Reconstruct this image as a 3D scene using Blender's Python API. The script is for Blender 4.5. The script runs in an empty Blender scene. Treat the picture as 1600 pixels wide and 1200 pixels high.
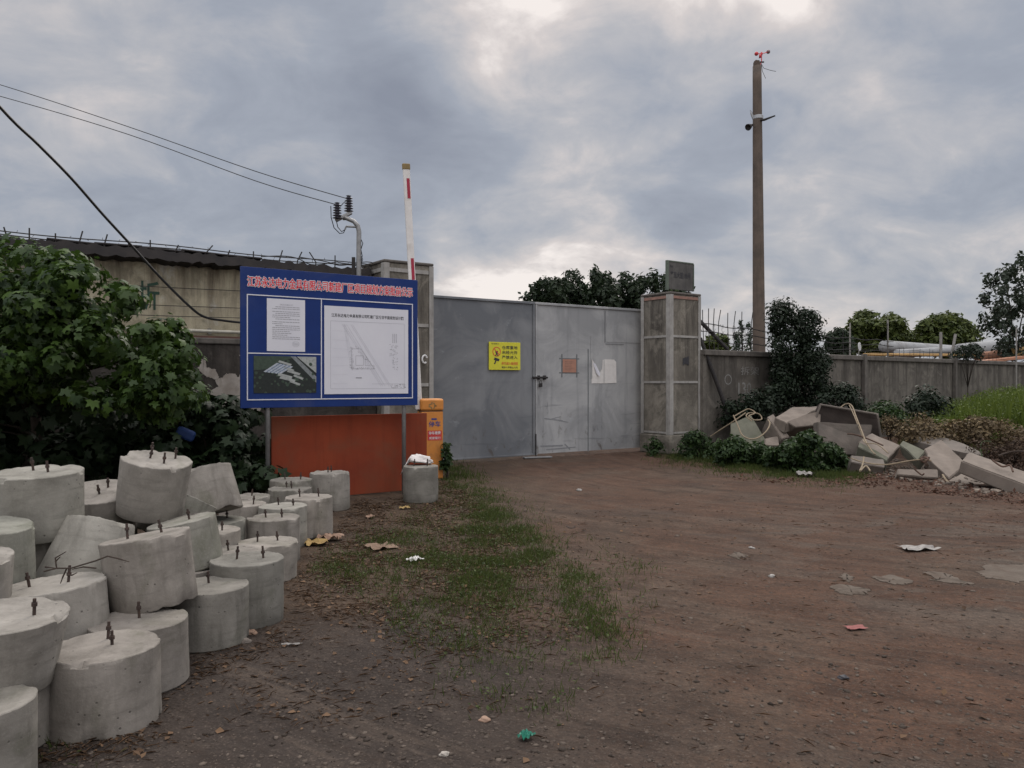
import bpy, bmesh, math, random
import numpy as np
from mathutils import Vector, Matrix, noise as mnoise
R = math.radians
random.seed(7); RNG = np.random.default_rng(7)
S = bpy.context.scene
COL = S.collection

# ------------------------------------------------------------------ camera, sky, sun, exposure
F, HZ, EYE = 1230.0, 597.0, 1.6          # focal length in photo pixels, horizon row, eye height
cam_d = bpy.data.cameras.new('camera'); cam = bpy.data.objects.new('camera', cam_d); COL.objects.link(cam)
cam_d.sensor_width = 36; cam_d.lens = 36 * F / 1600; cam_d.clip_end = 3000; cam_d.clip_start = 0.05
cam.location = (0, 0, EYE); cam.rotation_euler = (R(90) - math.atan((600 - HZ) / F), 0, 0)
S.camera = cam
S.view_settings.view_transform = 'Standard'; S.view_settings.look = 'None'
S.view_settings.exposure = 0.0; S.view_settings.gamma = 1
S.cycles.max_bounces = 6; S.cycles.transparent_max_bounces = 4

SUN_AZ, SUN_EL = 10, 44
sd = bpy.data.lights.new('sun', 'SUN'); sd.energy = 1.5; sd.angle = R(24); sd.color = (1, 0.93, 0.85)
sun = bpy.data.objects.new('sun', sd); COL.objects.link(sun)
_d = Vector((math.sin(R(SUN_AZ)) * math.cos(R(SUN_EL)), math.cos(R(SUN_AZ)) * math.cos(R(SUN_EL)), math.sin(R(SUN_EL))))
sun.rotation_euler = _d.to_track_quat('Z', 'Y').to_euler(); sun.location = (5, 30, 30)


class NT:
    """small helper for building node trees"""
    def __init__(s, tree):
        s.t = tree; s.n = tree.nodes; s.l = tree.links
    def node(s, typ, **kw):
        n = s.n.new(typ)
        for k, v in kw.items(): setattr(n, k, v)
        return n
    def set(s, sock, v):
        if isinstance(v, bpy.types.NodeSocket): s.l.new(v, sock)
        else:
            if sock.type == 'RGBA' and len(v) == 3: v = (*v, 1)
            sock.default_value = v
    def math(s, op, a, b=0.0, c=None, clamp=False):
        n = s.node('ShaderNodeMath', operation=op, use_clamp=clamp)
        s.set(n.inputs[0], a); s.set(n.inputs[1], b)
        if c is not None: s.set(n.inputs[2], c)
        return n.outputs[0]
    def vmath(s, op, a, b=(0, 0, 0), out=0):
        n = s.node('ShaderNodeVectorMath', operation=op)
        s.set(n.inputs[0], a); s.set(n.inputs[1], b)
        return n.outputs[out]
    def noise(s, vec, scale, detail=4, rough=.55, dist=0.0):
        n = s.node('ShaderNodeTexNoise'); s.set(n.inputs['Vector'], vec)
        n.inputs['Scale'].default_value = scale; n.inputs['Detail'].default_value = detail
        n.inputs['Roughness'].default_value = rough; n.inputs['Distortion'].default_value = dist
        return n.outputs['Fac']
    def voro(s, vec, scale, out='Distance', feature='F1'):
        n = s.node('ShaderNodeTexVoronoi', feature=feature); s.set(n.inputs['Vector'], vec)
        n.inputs['Scale'].default_value = scale
        return n.outputs[out]
    def ramp(s, fac, stops, interp='LINEAR'):
        n = s.node('ShaderNodeValToRGB'); e = n.color_ramp.elements; n.color_ramp.interpolation = interp
        while len(e) < len(stops): e.new(0.5)
        for k, (p, c) in enumerate(stops):
            e[k].position = p; e[k].color = (c, c, c, 1) if isinstance(c, (int, float)) else (*c, 1)
        s.set(n.inputs[0], fac)
        return n.outputs[0]
    def mix(s, fac, a, b, mode='MIX'):
        n = s.node('ShaderNodeMix', data_type='RGBA', blend_type=mode)
        s.set(n.inputs['Factor'], fac); s.set(n.inputs['A'], a); s.set(n.inputs['B'], b)
        return n.outputs['Result']
    def smooth(s, v, lo, hi, a=0.0, b=1.0):
        n = s.node('ShaderNodeMapRange', interpolation_type='SMOOTHSTEP')
        s.set(n.inputs[0], v); n.inputs[1].default_value = lo; n.inputs[2].default_value = hi
        n.inputs[3].default_value = a; n.inputs[4].default_value = b
        return n.outputs[0]
    def map(s, vec, scale=(1, 1, 1), loc=(0, 0, 0)):
        n = s.node('ShaderNodeMapping'); s.set(n.inputs['Vector'], vec)
        n.inputs['Scale'].default_value = scale; n.inputs['Location'].default_value = loc
        return n.outputs[0]


def pdir(px, py):
    return Vector(((px - 800) / F, 1, (HZ - py) / F)).normalized()

# cloudy sky: Nishita daylight almost covered by a cloud deck laid out by direction
W = bpy.data.worlds.new('World'); S.world = W; W.use_nodes = True
nt = NT(W.node_tree); nt.n.clear()
tc = nt.node('ShaderNodeTexCoord').outputs['Generated']
sep = nt.node('ShaderNodeSeparateXYZ'); nt.set(sep.inputs[0], tc); dx, dy, dz = sep.outputs
dzp = nt.math('MAXIMUM', dz, 0.0)
den = nt.math('ADD', dzp, 0.45)
comb = nt.node('ShaderNodeCombineXYZ')
nt.set(comb.inputs[0], nt.math('DIVIDE', dx, den)); nt.set(comb.inputs[1], nt.math('DIVIDE', dy, den))
cv = comb.outputs[0]
n1 = nt.noise(nt.map(cv, (1, 1.1, 1), (3.7, 1.3, 0)), 1.5, 7, .52, .5)
n2 = nt.noise(nt.map(cv, (1, 1.15, 1), (9.1, 4.4, 0)), 4.6, 8, .58, .45)
n3 = nt.noise(nt.map(cv, (1, 1.2, 1), (2.2, 8.4, 0)), 11.0, 6, .6, .6)
val = nt.math('ADD', nt.math('MULTIPLY', nt.math('SUBTRACT', n1, .5), 1.0), nt.math('ADD', nt.math('MULTIPLY', nt.math('SUBTRACT', n2, .5), 1.0), nt.math('MULTIPLY', nt.math('SUBTRACT', n3, .5), .26)))
val = nt.math('ADD', nt.math('ADD', val, .53), nt.smooth(dz, .22, .02, 0, .10))
LOBES = [  # photo pixel towards which the cloud deck thins (+) or thickens (-), radius in degrees, amount
    (930, -20, 11, .62), (1130, 10, 9, .34), (820, 30, 5, .12), (760, 40, 5, .26), (860, 350, 8, .44), (960, 245, 5, .06), (1000, 400, 12, .10), (300, 60, 11, .10), (1480, 120, 13, .03),
    (890, 170, 10, -.32), (1000, 195, 8, -.30), (960, 110, 5, -.12), (560, 140, 10, -.11), (1060, 190, 6, -.10), (330, 140, 9, -.08), (110, 230, 10, -.04), (640, 290, 9, -.08), (1350, 330, 16, -.02), (700, 200, 8, -.10)]
wob = nt.vmath('MULTIPLY', nt.vmath('SUBTRACT', nt.node('ShaderNodeTexNoise').outputs['Color'], (.5, .5, .5)), (.22, .22, .22))
wn = [n for n in nt.n if n.bl_idname == 'ShaderNodeTexNoise'][-1]
nt.set(wn.inputs['Vector'], nt.map(cv, (1, 1, 1), (1, 2, 5))); wn.inputs['Scale'].default_value = 3.0; wn.inputs['Detail'].default_value = 6
wdir = nt.vmath('NORMALIZE', nt.vmath('ADD', tc, wob))
for px, py, rad, amt in LOBES:
    dp = nt.vmath('DOT_PRODUCT', wdir, tuple(pdir(px, py)), 1)
    val = nt.math('ADD', val, nt.smooth(dp, math.cos(R(rad * 1.5)), 1.0, 0, amt))
cloud = nt.ramp(val, [(0.0, (.245, .268, .328)), (.22, (.292, .318, .378)), (.45, (.350, .378, .438)), (.66, (.47, .472, .500)), (.85, (.66, .61, .595)), (1.0, (.92, .85, .81))])
boost = nt.smooth(dz, .44, .85, 1.0, 2.7)  # sky raised overhead and behind the camera, out of view, to brighten the foreground
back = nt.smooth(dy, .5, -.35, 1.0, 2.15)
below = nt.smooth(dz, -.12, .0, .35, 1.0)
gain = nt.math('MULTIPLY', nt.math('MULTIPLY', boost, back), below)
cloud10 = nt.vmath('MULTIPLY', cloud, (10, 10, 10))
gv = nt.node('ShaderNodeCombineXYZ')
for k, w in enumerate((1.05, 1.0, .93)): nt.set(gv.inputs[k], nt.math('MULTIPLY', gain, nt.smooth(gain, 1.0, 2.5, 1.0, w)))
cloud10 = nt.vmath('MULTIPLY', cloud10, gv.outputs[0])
sky = nt.node('ShaderNodeTexSky', sky_type='NISHITA', sun_disc=False, sun_elevation=R(SUN_EL), sun_rotation=R(SUN_AZ))
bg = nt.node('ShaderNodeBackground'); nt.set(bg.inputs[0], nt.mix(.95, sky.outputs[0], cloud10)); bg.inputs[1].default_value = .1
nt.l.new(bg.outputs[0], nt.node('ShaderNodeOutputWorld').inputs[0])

# ------------------------------------------------------------------ materials
MATS = {}
def new_mat(name):
    m = bpy.data.materials.new(name); m.use_nodes = True
    t = NT(m.node_tree); t.n.clear()
    t.bsdf = t.node('ShaderNodeBsdfPrincipled'); t.out = t.node('ShaderNodeOutputMaterial')
    t.l.new(t.bsdf.outputs[0], t.out.inputs[0])
    t.obj = t.node('ShaderNodeTexCoord').outputs['Object']
    MATS[name] = m
    return m, t
def bump(t, h, strength=.4, dist=.01):
    b = t.node('ShaderNodeBump'); b.inputs['Strength'].default_value = strength; b.inputs['Distance'].default_value = dist
    t.set(b.inputs['Height'], h); t.l.new(b.outputs[0], t.bsdf.inputs['Normal'])
def M(name, c1, c2=None, scale=6, rough=.8, metal=0, bmp=.25, bdist=.006, streak=0, spec=.3, fine=40, dirt=None, dirt_amt=.0):
    """noisy surface: colour wanders between c1 and c2; optional vertical streaks and dirt blotches"""
    if name in MATS: return MATS[name]
    m, t = new_mat(name)
    c2 = c2 or tuple(x * .75 for x in c1)
    v = t.noise(t.obj, scale, 6, .6)
    col = t.ramp(v, [(.32, c1), (.68, c2)])
    if streak:
        sv = t.noise(t.map(t.obj, (9, 9, .5)), 1.6, 5, .65)
        col = t.mix(t.smooth(sv, .48, .72, 0, streak), col, tuple(x * .3 for x in c1))
    if dirt:
        dv = t.noise(t.map(t.obj, (1, 1, 1), (4, 4, 2)), scale * .35, 7, .68, .6)
        col = t.mix(t.smooth(dv, .48, .66, 0, dirt_amt), col, dirt)
    t.set(t.bsdf.inputs['Base Color'], col)
    t.bsdf.inputs['Roughness'].default_value = rough; t.bsdf.inputs['Metallic'].default_value = metal
    t.bsdf.inputs['Specular IOR Level'].default_value = spec
    if bmp: bump(t, t.noise(t.obj, fine, 5, .6), bmp, bdist)
    return m
def leaf_mat(name, dark, light, trans=.25, rough=.5):
    if name in MATS: return MATS[name]
    m, t = new_mat(name)
    g = t.node('ShaderNodeNewGeometry')
    col = t.ramp(g.outputs['Random Per Island'], [(0, dark), (.6, tuple((a + b) / 2 for a, b in zip(dark, light))), (1, light)])
    cl = t.noise(t.obj, 1.3, 3, .5)
    col = t.mix(t.smooth(cl, .35, .7, 0, .6), col, t.mix(.5, dark, light))
    t.set(t.bsdf.inputs['Base Color'], col); t.bsdf.inputs['Roughness'].default_value = rough
    t.bsdf.inputs['Specular IOR Level'].default_value = .22
    tr = t.node('ShaderNodeBsdfTranslucent'); t.set(tr.inputs[0], t.mix(.5, col, light))
    mx = t.node('ShaderNodeMixShader'); mx.inputs[0].default_value = trans
    t.l.new(t.bsdf.outputs[0], mx.inputs[1]); t.l.new(tr.outputs[0], mx.inputs[2]); t.l.new(mx.outputs[0], t.out.inputs[0])
    return m

def concrete_block_mat():
    m, t = new_mat('cast_concrete')
    oi = t.node('ShaderNodeObjectInfo'); rnd = oi.outputs['Random']
    off = t.node('ShaderNodeCombineXYZ')
    for k, f in enumerate((37, 71, 53)): t.set(off.inputs[k], t.math('MULTIPLY', rnd, f))
    v = t.vmath('ADD', t.obj, off.outputs[0])
    base = t.ramp(t.noise(v, 5, 7, .62, .4), [(.3, (.170, .161, .147)), (.5, (.235, .224, .207)), (.72, (.310, .296, .275))])
    base = t.mix(t.smooth(t.noise(v, 2.3, 5, .6, .8), .52, .68, 0, .5), base, (.115, .118, .090))       # greenish damp stains
    base = t.mix(t.smooth(t.noise(t.map(v, (3, 3, 22)), 1.2, 4, .6), .5, .7, 0, .4), base, (.125, .118, .108))   # formwork bands
    sv = t.noise(t.map(v, (7, 7, .8)), 1.5, 6, .66)
    base = t.mix(t.smooth(sv, .52, .72, 0, .45), base, (.10, .095, .085))
    base = t.mix(t.smooth(t.noise(v, 70, 4, .7), .5, .72, 0, .22), base, (.36, .345, .325))
    pit = t.voro(v, 24); spots = t.smooth(pit, .07, .17, 1, 0)
    pm = t.smooth(t.noise(v, 3.6, 5, .66), .50, .60, 0, 1)
    pits = t.math('MULTIPLY', spots, pm)
    base = t.mix(t.math('MULTIPLY', pits, .6), base, (.04, .038, .035))
    tint = t.ramp(rnd, [(0, (.70, .70, .67)), (.35, (1.05, 1.0, .95)), (.6, (.84, .80, .77)), (.8, (1.08, 1.06, 1.02)), (1, (.86, .89, .82))])
    base = t.mix(1.0, base, tint, 'MULTIPLY')
    t.set(t.bsdf.inputs['Base Color'], base); t.bsdf.inputs['Roughness'].default_value = .92
    t.bsdf.inputs['Specular IOR Level'].default_value = .15
    h = t.math('SUBTRACT', t.math('MULTIPLY', t.noise(v, 55, 5, .65), .6), pits)
    bump(t, h, .6, .006)
    return m
concrete_block_mat()

def ground_mat():
    m, t = new_mat('dirt_ground')
    v = t.obj
    sep = t.node('ShaderNodeSeparateXYZ'); t.set(sep.inputs[0], v); x, y, z = sep.outputs
    big = t.noise(v, .55, 6, .6, .5); mid = t.noise(t.map(v, (1, 1, 1), (7, 3, 0)), 2.6, 6, .62, .4); fine = t.noise(v, 22, 5, .7)
    brown = t.ramp(mid, [(.3, (.056, .036, .026)), (.5, (.090, .059, .042)), (.72, (.120, .081, .058))])
    red = t.ramp(mid, [(.3, (.066, .034, .022)), (.7, (.118, .062, .040))])
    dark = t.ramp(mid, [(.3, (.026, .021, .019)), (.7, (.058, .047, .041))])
    humus = t.ramp(mid, [(.3, (.038, .025, .016)), (.7, (.088, .058, .036))])
    # reddish brick dust on the drive, dark damp soil near at left, leaf mould beside the blocks
    rm = t.smooth(t.math('ADD', big, t.math('MULTIPLY', t.smooth(x, -.5, 2.5), .16)), .50, .66, 0, .75)
    col = t.mix(rm, brown, red)
    gp_ = t.math('MULTIPLY', t.smooth(t.noise(t.map(v, (.6, 1.2, 1), (1, 5, 0)), 1.1, 7, .68, .8), .46, .60), t.smooth(x, 1.2, 3.6))
    gp_ = t.math('MULTIPLY', gp_, t.math('MULTIPLY', t.smooth(y, 4.2, 5.6), t.smooth(y, 11, 8)))
    col = t.mix(t.math('MULTIPLY', gp_, .75), col, (.118, .098, .080))
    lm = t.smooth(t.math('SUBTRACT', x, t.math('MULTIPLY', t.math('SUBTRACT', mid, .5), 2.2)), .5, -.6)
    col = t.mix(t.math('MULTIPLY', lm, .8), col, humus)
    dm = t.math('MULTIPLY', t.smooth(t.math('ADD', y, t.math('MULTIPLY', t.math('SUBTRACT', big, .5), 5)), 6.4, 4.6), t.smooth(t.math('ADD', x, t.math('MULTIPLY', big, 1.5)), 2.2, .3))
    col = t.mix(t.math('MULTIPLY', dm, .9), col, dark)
    # tyre-worn bands running towards the gate
    ax_ = t.math('SUBTRACT', x, 9.0); ay_ = t.math('SUBTRACT', y, 17.5)      # arcs swinging from the gate to the right
    rad_ = t.math('SQRT', t.math('ADD', t.math('MULTIPLY', ax_, ax_), t.math('MULTIPLY', ay_, ay_)))
    ang_ = t.math('ARCTAN2', ay_, ax_)
    arc = t.node('ShaderNodeCombineXYZ'); t.set(arc.inputs[0], t.math('MULTIPLY', rad_, 3.4)); t.set(arc.inputs[1], t.math('MULTIPLY', ang_, 1.6))
    ruts = t.noise(arc.outputs[0], 1.5, 6, .66, .35)
    col = t.mix(t.smooth(ruts, .52, .66, 0, .5), col, (.036, .025, .019))
    col = t.mix(t.smooth(ruts, .48, .36, 0, .36), col, (.140, .105, .080))
    damp = t.noise(t.map(v, (.7, 1.8, 1), (5, 1, 0)), .8, 6, .66, .8)
    col = t.mix(t.smooth(damp, .5, .68, 0, .5), col, (.052, .040, .034))
    wisp = t.noise(t.map(v, (1, 1, 1), (2, 9, 0)), 3.4, 7, .72, 1.0)
    col = t.mix(t.smooth(wisp, .56, .70, 0, .4), col, (.145, .108, .083))
    cell = t.voro(v, 95, 'Color'); cs = t.node('ShaderNodeSeparateColor'); t.set(cs.inputs[0], cell)
    col = t.mix(t.smooth(cs.outputs[0], .90, .98, 0, .35), col, (.14, .112, .09))
    cell2 = t.voro(v, 150, 'Color'); cs2 = t.node('ShaderNodeSeparateColor'); t.set(cs2.inputs[0], cell2)
    col = t.mix(t.smooth(cs2.outputs[1], .9, .98, 0, .35), col, (.16, .13, .108))
    col = t.mix(t.smooth(cs.outputs[1], .88, .97, 0, .5), col, (.035, .028, .025))
    col = t.mix(t.smooth(fine, .35, .7, .45, 0), col, (.03, .025, .022))
    t.set(t.bsdf.inputs['Base Color'], col); t.bsdf.inputs['Roughness'].default_value = .96; t.bsdf.inputs['Specular IOR Level'].default_value = .12
    h = t.math('ADD', t.math('MULTIPLY', fine, .6), t.math('ADD', t.math('MULTIPLY', t.voro(v, 40), .55), t.math('ADD', t.math('MULTIPLY', wisp, 1.4), t.math('MULTIPLY', ruts, -2.2))))
    bump(t, h, .8, .022)
    return m
ground_mat()

def wall_mat(name, c1, c2, dark, zdark0, zdark1):
    """weathered masonry: blotches, vertical run-off streaks below the coping"""
    m, t = new_mat(name)
    v = t.obj; sep = t.node('ShaderNodeSeparateXYZ'); t.set(sep.inputs[0], v)
    col = t.ramp(t.noise(v, 1.6, 8, .66, .5), [(.36, c1), (.64, c2)])
    st = t.noise(t.map(v, (2.3, 2.3, .22)), 1.3, 8, .7, .4)
    fade = t.smooth(sep.outputs[2], zdark0, zdark1, .25, 1)
    col = t.mix(t.math('MULTIPLY', t.smooth(st, .40, .66, 0, .92), fade), col, dark)
    bl = t.noise(t.map(v, (1, 1, .8), (3, 7, 1)), 2.6, 8, .72, .9)
    col = t.mix(t.smooth(bl, .46, .64, 0, .7), col, tuple(a * .38 for a in c1))
    bl2 = t.noise(t.map(v, (1, 1, 1), (13, 2, 5)), 1.5, 8, .7, .6)
    col = t.mix(t.smooth(bl2, .54, .66, 0, .4), col, tuple(min(.5, a * 1.5) for a in c1))
    col = t.mix(t.smooth(t.noise(v, 26, 5, .7), .5, .75, 0, .4), col, tuple(a * .45 for a in c1))
    t.set(t.bsdf.inputs['Base Color'], col); t.bsdf.inputs['Roughness'].default_value = .93; t.bsdf.inputs['Specular IOR Level'].default_value = .15
    bump(t, t.noise(v, 30, 6, .65), .5, .012)
    return m
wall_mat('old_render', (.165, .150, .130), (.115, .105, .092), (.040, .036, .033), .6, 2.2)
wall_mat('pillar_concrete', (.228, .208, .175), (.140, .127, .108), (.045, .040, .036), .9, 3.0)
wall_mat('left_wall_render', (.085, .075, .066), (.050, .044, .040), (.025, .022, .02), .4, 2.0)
wall_mat('shed_sheet', (.50, .445, .315), (.40, .36, .265), (.085, .065, .048), 2.2, 3.5)

def gate_mat(name, c1, c2):
    m, t = new_mat(name)
    v = t.obj; sep = t.node('ShaderNodeSeparateXYZ'); t.set(sep.inputs[0], v)
    col = t.ramp(t.noise(v, .9, 7, .62, .8), [(.40, c1), (.60, c2)])
    hs = t.noise(t.map(v, (.5, .5, 5)), 1.6, 6, .65, .5)
    low = t.smooth(sep.outputs[2], 2.2, .5, 0, 1)
    col = t.mix(t.math('MULTIPLY', t.smooth(hs, .56, .72, 0, .5), low), col, (.07, .075, .085))
    col = t.mix(t.smooth(t.noise(t.map(v, (6, 6, .35)), 1.2, 6, .62), .5, .74, 0, .32), col, (.12, .125, .135))
    ps = t.noise(t.map(v, (1, 1, 1.6), (3, 0, 1)), 2.4, 7, .72, .8)
    col = t.mix(t.smooth(ps, .60, .72, 0, .4), col, (.36, .38, .40))
    rs = t.noise(t.map(v, (1, 1, .6), (8, 0, 5)), 5, 7, .72, .5)
    col = t.mix(t.math('MULTIPLY', t.smooth(rs, .56, .70, 0, .75), t.smooth(sep.outputs[2], 1.4, .1)), col, (.075, .060, .050))
    t.set(t.bsdf.inputs['Base Color'], col); t.bsdf.inputs['Roughness'].default_value = .55
    t.bsdf.inputs['Specular IOR Level'].default_value = .25
    bump(t, t.math('ADD', t.noise(v, 1.8, 3, .5), t.math('MULTIPLY', t.noise(v, 60, 4, .6), .03)), .25, .03)
    return m
gate_mat('gate_paint_blue', (.188, .195, .204), (.120, .128, .140))
gate_mat('gate_paint_grey', (.345, .348, .350), (.235, .240, .246))

# ------------------------------------------------------------------ mesh helpers
class MB:
    """collects shapes; build() links them as ONE mesh object"""
    def __init__(s): s.v = []; s.f = []
    def add(s, vs, fs):
        o = len(s.v); s.v += [tuple(v) for v in vs]; s.f += [tuple(i + o for i in f) for f in fs]; return s
    def box(s, c, size, rot=None, bev=0.0):
        sx, sy, sz = (q / 2 for q in size)
        b = min(bev, sx * .9, sy * .9, sz * .9)
        if b <= 0:
            vs = [Vector((x * sx, y * sy, z * sz)) for x in (-1, 1) for y in (-1, 1) for z in (-1, 1)]
            fs = [(0, 1, 3, 2), (4, 6, 7, 5), (0, 4, 5, 1), (2, 3, 7, 6), (0, 2, 6, 4), (1, 5, 7, 3)]
        else:
            bm = bmesh.new(); bmesh.ops.create_cube(bm, size=1)
            for v in bm.verts: v.co = Vector((v.co.x * size[0], v.co.y * size[1], v.co.z * size[2]))
            bmesh.ops.bevel(bm, geom=bm.edges[:], offset=b, segments=2, affect='EDGES', profile=.5)
            bm.verts.index_update(); vs = [v.co.copy() for v in bm.verts]; fs = [[v.index for v in f.verts] for f in bm.faces]; bm.free()
        if rot is not None: vs = [rot @ v for v in vs]
        c = Vector(c)
        return s.add([v + c for v in vs], fs)
    def tube(s, pts, r, n=8, cap=True):
        pts = [Vector(p) for p in pts]; k = len(pts)
        rs = r if isinstance(r, (list, tuple)) else [r] * k
        vs = []; fs = []; up = None
        for i, p in enumerate(pts):
            d = (pts[min(i + 1, k - 1)] - pts[max(i - 1, 0)]).normalized()
            if up is None: up = d.orthogonal().normalized()
            else:
                up = (up - d * up.dot(d))
                up = up.normalized() if up.length > 1e-6 else d.orthogonal().normalized()
            w = d.cross(up)
            for j in range(n):
                a = 2 * math.pi * j / n
                vs.append(p + (up * math.cos(a) + w * math.sin(a)) * rs[i])
        for i in range(k - 1):
            for j in range(n):
                j2 = (j + 1) % n
                fs.append((i * n + j, i * n + j2, (i + 1) * n + j2, (i + 1) * n + j))
        if cap: fs.append(tuple(range(n))[::-1]); fs.append(tuple((k - 1) * n + j for j in range(n)))
        return s.add(vs, fs)
    def lathe(s, prof, n=24, c=(0, 0, 0), axis=None):
        """prof: (radius, height) list"""
        q = Vector((0, 0, 1)).rotation_difference(Vector(axis).normalized()) if axis is not None else None
        vs = []; fs = []; c = Vector(c); k = len(prof)
        for r, h in prof:
            for j in range(n):
                a = 2 * math.pi * j / n; v = Vector((r * math.cos(a), r * math.sin(a), h))
                vs.append((q @ v if q else v) + c)
        for i in range(k - 1):
            for j in range(n):
                j2 = (j + 1) % n; fs.append((i * n + j, i * n + j2, (i + 1) * n + j2, (i + 1) * n + j))
        fs.append(tuple(range(n))[::-1]); fs.append(tuple((k - 1) * n + j for j in range(n)))
        return s.add(vs, fs)
    def quad(s, *p): return s.add(p, [tuple(range(len(p)))])
    def build(s, name, mat, parent=None, smooth=False):
        me = bpy.data.meshes.new(name); me.from_pydata(s.v, [], s.f); me.update()
        if isinstance(mat, str): mat = MATS[mat]
        me.materials.append(mat)
        if smooth: me.polygons.foreach_set('use_smooth', [True] * len(me.polygons))
        o = bpy.data.objects.new(name, me); COL.objects.link(o)
        if parent is not None: o.parent = parent
        return o

def np_mesh(name, verts, faces, mat, parent=None, smooth=False):
    verts = np.asarray(verts, np.float32); faces = np.asarray(faces, np.int32)
    me = bpy.data.meshes.new(name); k = faces.shape[1]
    me.vertices.add(len(verts)); me.vertices.foreach_set('co', verts.ravel())
    me.loops.add(faces.size); me.loops.foreach_set('vertex_index', faces.ravel())
    me.polygons.add(len(faces)); me.polygons.foreach_set('loop_start', np.arange(0, faces.size, k, dtype=np.int32))
    me.update(calc_edges=True); me.validate()
    me.materials.append(MATS[mat] if isinstance(mat, str) else mat)
    if smooth: me.polygons.foreach_set('use_smooth', [True] * len(me.polygons))
    o = bpy.data.objects.new(name, me); COL.objects.link(o)
    if parent is not None: o.parent = parent
    return o

def tag(o, label=None, cat=None, group=None, kind=None):
    if label: o['label'] = label
    if cat: o['category'] = cat; o['kind'] = 'thing'
    if group: o['group'] = group
    if kind: o['kind'] = kind
    return o
def thing(name, label, cat, loc=(0, 0, 0), rz=0, group=None):
    o = bpy.data.objects.new(name, None); COL.objects.link(o); o.empty_display_size = .2
    o.location = loc; o.rotation_euler = (0, 0, rz)
    return tag(o, label, cat, group)
def P(px, py, Y): return Vector(((px - 800) / F * Y, Y, EYE + (HZ - py) / F * Y))
def G(px, py): return P(px, py, F * EYE / (py - HZ))
def tocol(p): return (800 + F * p[0] / p[1], HZ + F * (EYE - p[2]) / p[1])
def inpoly(x, y, poly):
    c = False; j = len(poly) - 1
    for i in range(len(poly)):
        xi, yi = poly[i]; xj, yj = poly[j]
        if (yi > y) != (yj > y) and x < (xj - xi) * (y - yi) / (yj - yi) + xi: c = not c
        j = i
    return c

TEXT_CACHE = {}
def text_verts(s, bold=0.0):
    """outline glyphs of a line of writing: unit box vertices and faces"""
    key = (s, bold)
    if key not in TEXT_CACHE:
        c = bpy.data.curves.new('writing', 'FONT'); c.body = s; c.resolution_u = 2; c.offset = bold
        o = bpy.data.objects.new('writing', c); COL.objects.link(o)
        me = bpy.data.meshes.new_from_object(o.evaluated_get(bpy.context.evaluated_depsgraph_get()))
        vs = [v.co.copy() for v in me.vertices]; fs = [tuple(p.vertices) for p in me.polygons]
        bpy.data.objects.remove(o); bpy.data.curves.remove(c); bpy.data.meshes.remove(me)
        x0 = min(v.x for v in vs); x1 = max(v.x for v in vs); y0 = min(v.y for v in vs); y1 = max(v.y for v in vs)
        TEXT_CACHE[key] = ([((v.x - x0) / (x1 - x0), (v.y - y0) / (y1 - y0)) for v in vs], fs)
    return TEXT_CACHE[key]
def put_text(mb, s, x, z, w, h, y=-.004, bold=0.0):
    vs, fs = text_verts(s, bold)
    mb.add([(x + a * w, y, z + b * h) for a, b in vs], fs)
    return mb
def rect(mb, x0, z0, x1, z1, y=-.003):
    return mb.quad((x0, y, z0), (x1, y, z0), (x1, y, z1), (x0, y, z1))
def line(mb, a, b, w, y=-.004):
    a = Vector((a[0], a[1])); b = Vector((b[0], b[1])); d = (b - a).normalized() * w / 2; n = Vector((-d.y, d.x))
    return mb.quad(*[(p.x, y, p.y) for p in (a - n, b - n, b + n, a + n)])

# leaf templates: flat fans, drooping tips
def tmpl_simple(w=.28):
    return np.array([(0, 0, 0), (w, .45, .06), (0, 1, -.12), (-w, .45, .06)], np.float32), np.array([(0, 1, 2), (0, 2, 3)], np.int32)
def tmpl_lobed():
    angs = [-140, -108, -75, -42, -20, 0, 20, 42, 75, 108, 140]
    rr = [.34, .64, .46, .84, .56, 1.0, .56, .84, .46, .64, .34]
    vs = [(0, 0, .05)]
    for a, r in zip(angs, rr): vs.append((r * math.sin(R(a)), r * math.cos(R(a)), .05 - .32 * r * r))
    return np.array(vs, np.float32), np.array([(0, i, i + 1) for i in range(1, len(angs))], np.int32)
def tmpl_blade():
    return np.array([(-.03, 0, 0), (.03, 0, 0), (.022, .55, .06), (0, 1, .22), (-.022, .55, .06)], np.float32), np.array([(0, 1, 2), (0, 2, 4), (4, 2, 3)], np.int32)
def scatter(pos, nrm, size, tmpl, yaw=None):
    """place a template at every position, its z along nrm, random spin"""
    tv, tf = tmpl; n = len(pos)
    pos = np.asarray(pos, np.float32); nrm = np.asarray(nrm, np.float32)
    nrm = nrm / np.maximum(np.linalg.norm(nrm, axis=1, keepdims=True), 1e-6)
    rv = RNG.normal(size=(n, 3)) if yaw is None else np.asarray(yaw)
    t = rv - nrm * (rv * nrm).sum(1, keepdims=True); t /= np.maximum(np.linalg.norm(t, axis=1, keepdims=True), 1e-6)
    b = np.cross(t, nrm)
    sz = np.asarray(size, np.float32).reshape(-1, 1, 1) * np.ones((n, 1, 1), np.float32)
    v = (tv[None, :, 0:1] * b[:, None, :] + tv[None, :, 1:2] * t[:, None, :] + tv[None, :, 2:3] * nrm[:, None, :]) * sz + pos[:, None, :]
    f = tf[None] + (np.arange(n) * len(tv))[:, None, None]
    return v.reshape(-1, 3), f.reshape(-1, tf.shape[1])
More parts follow.
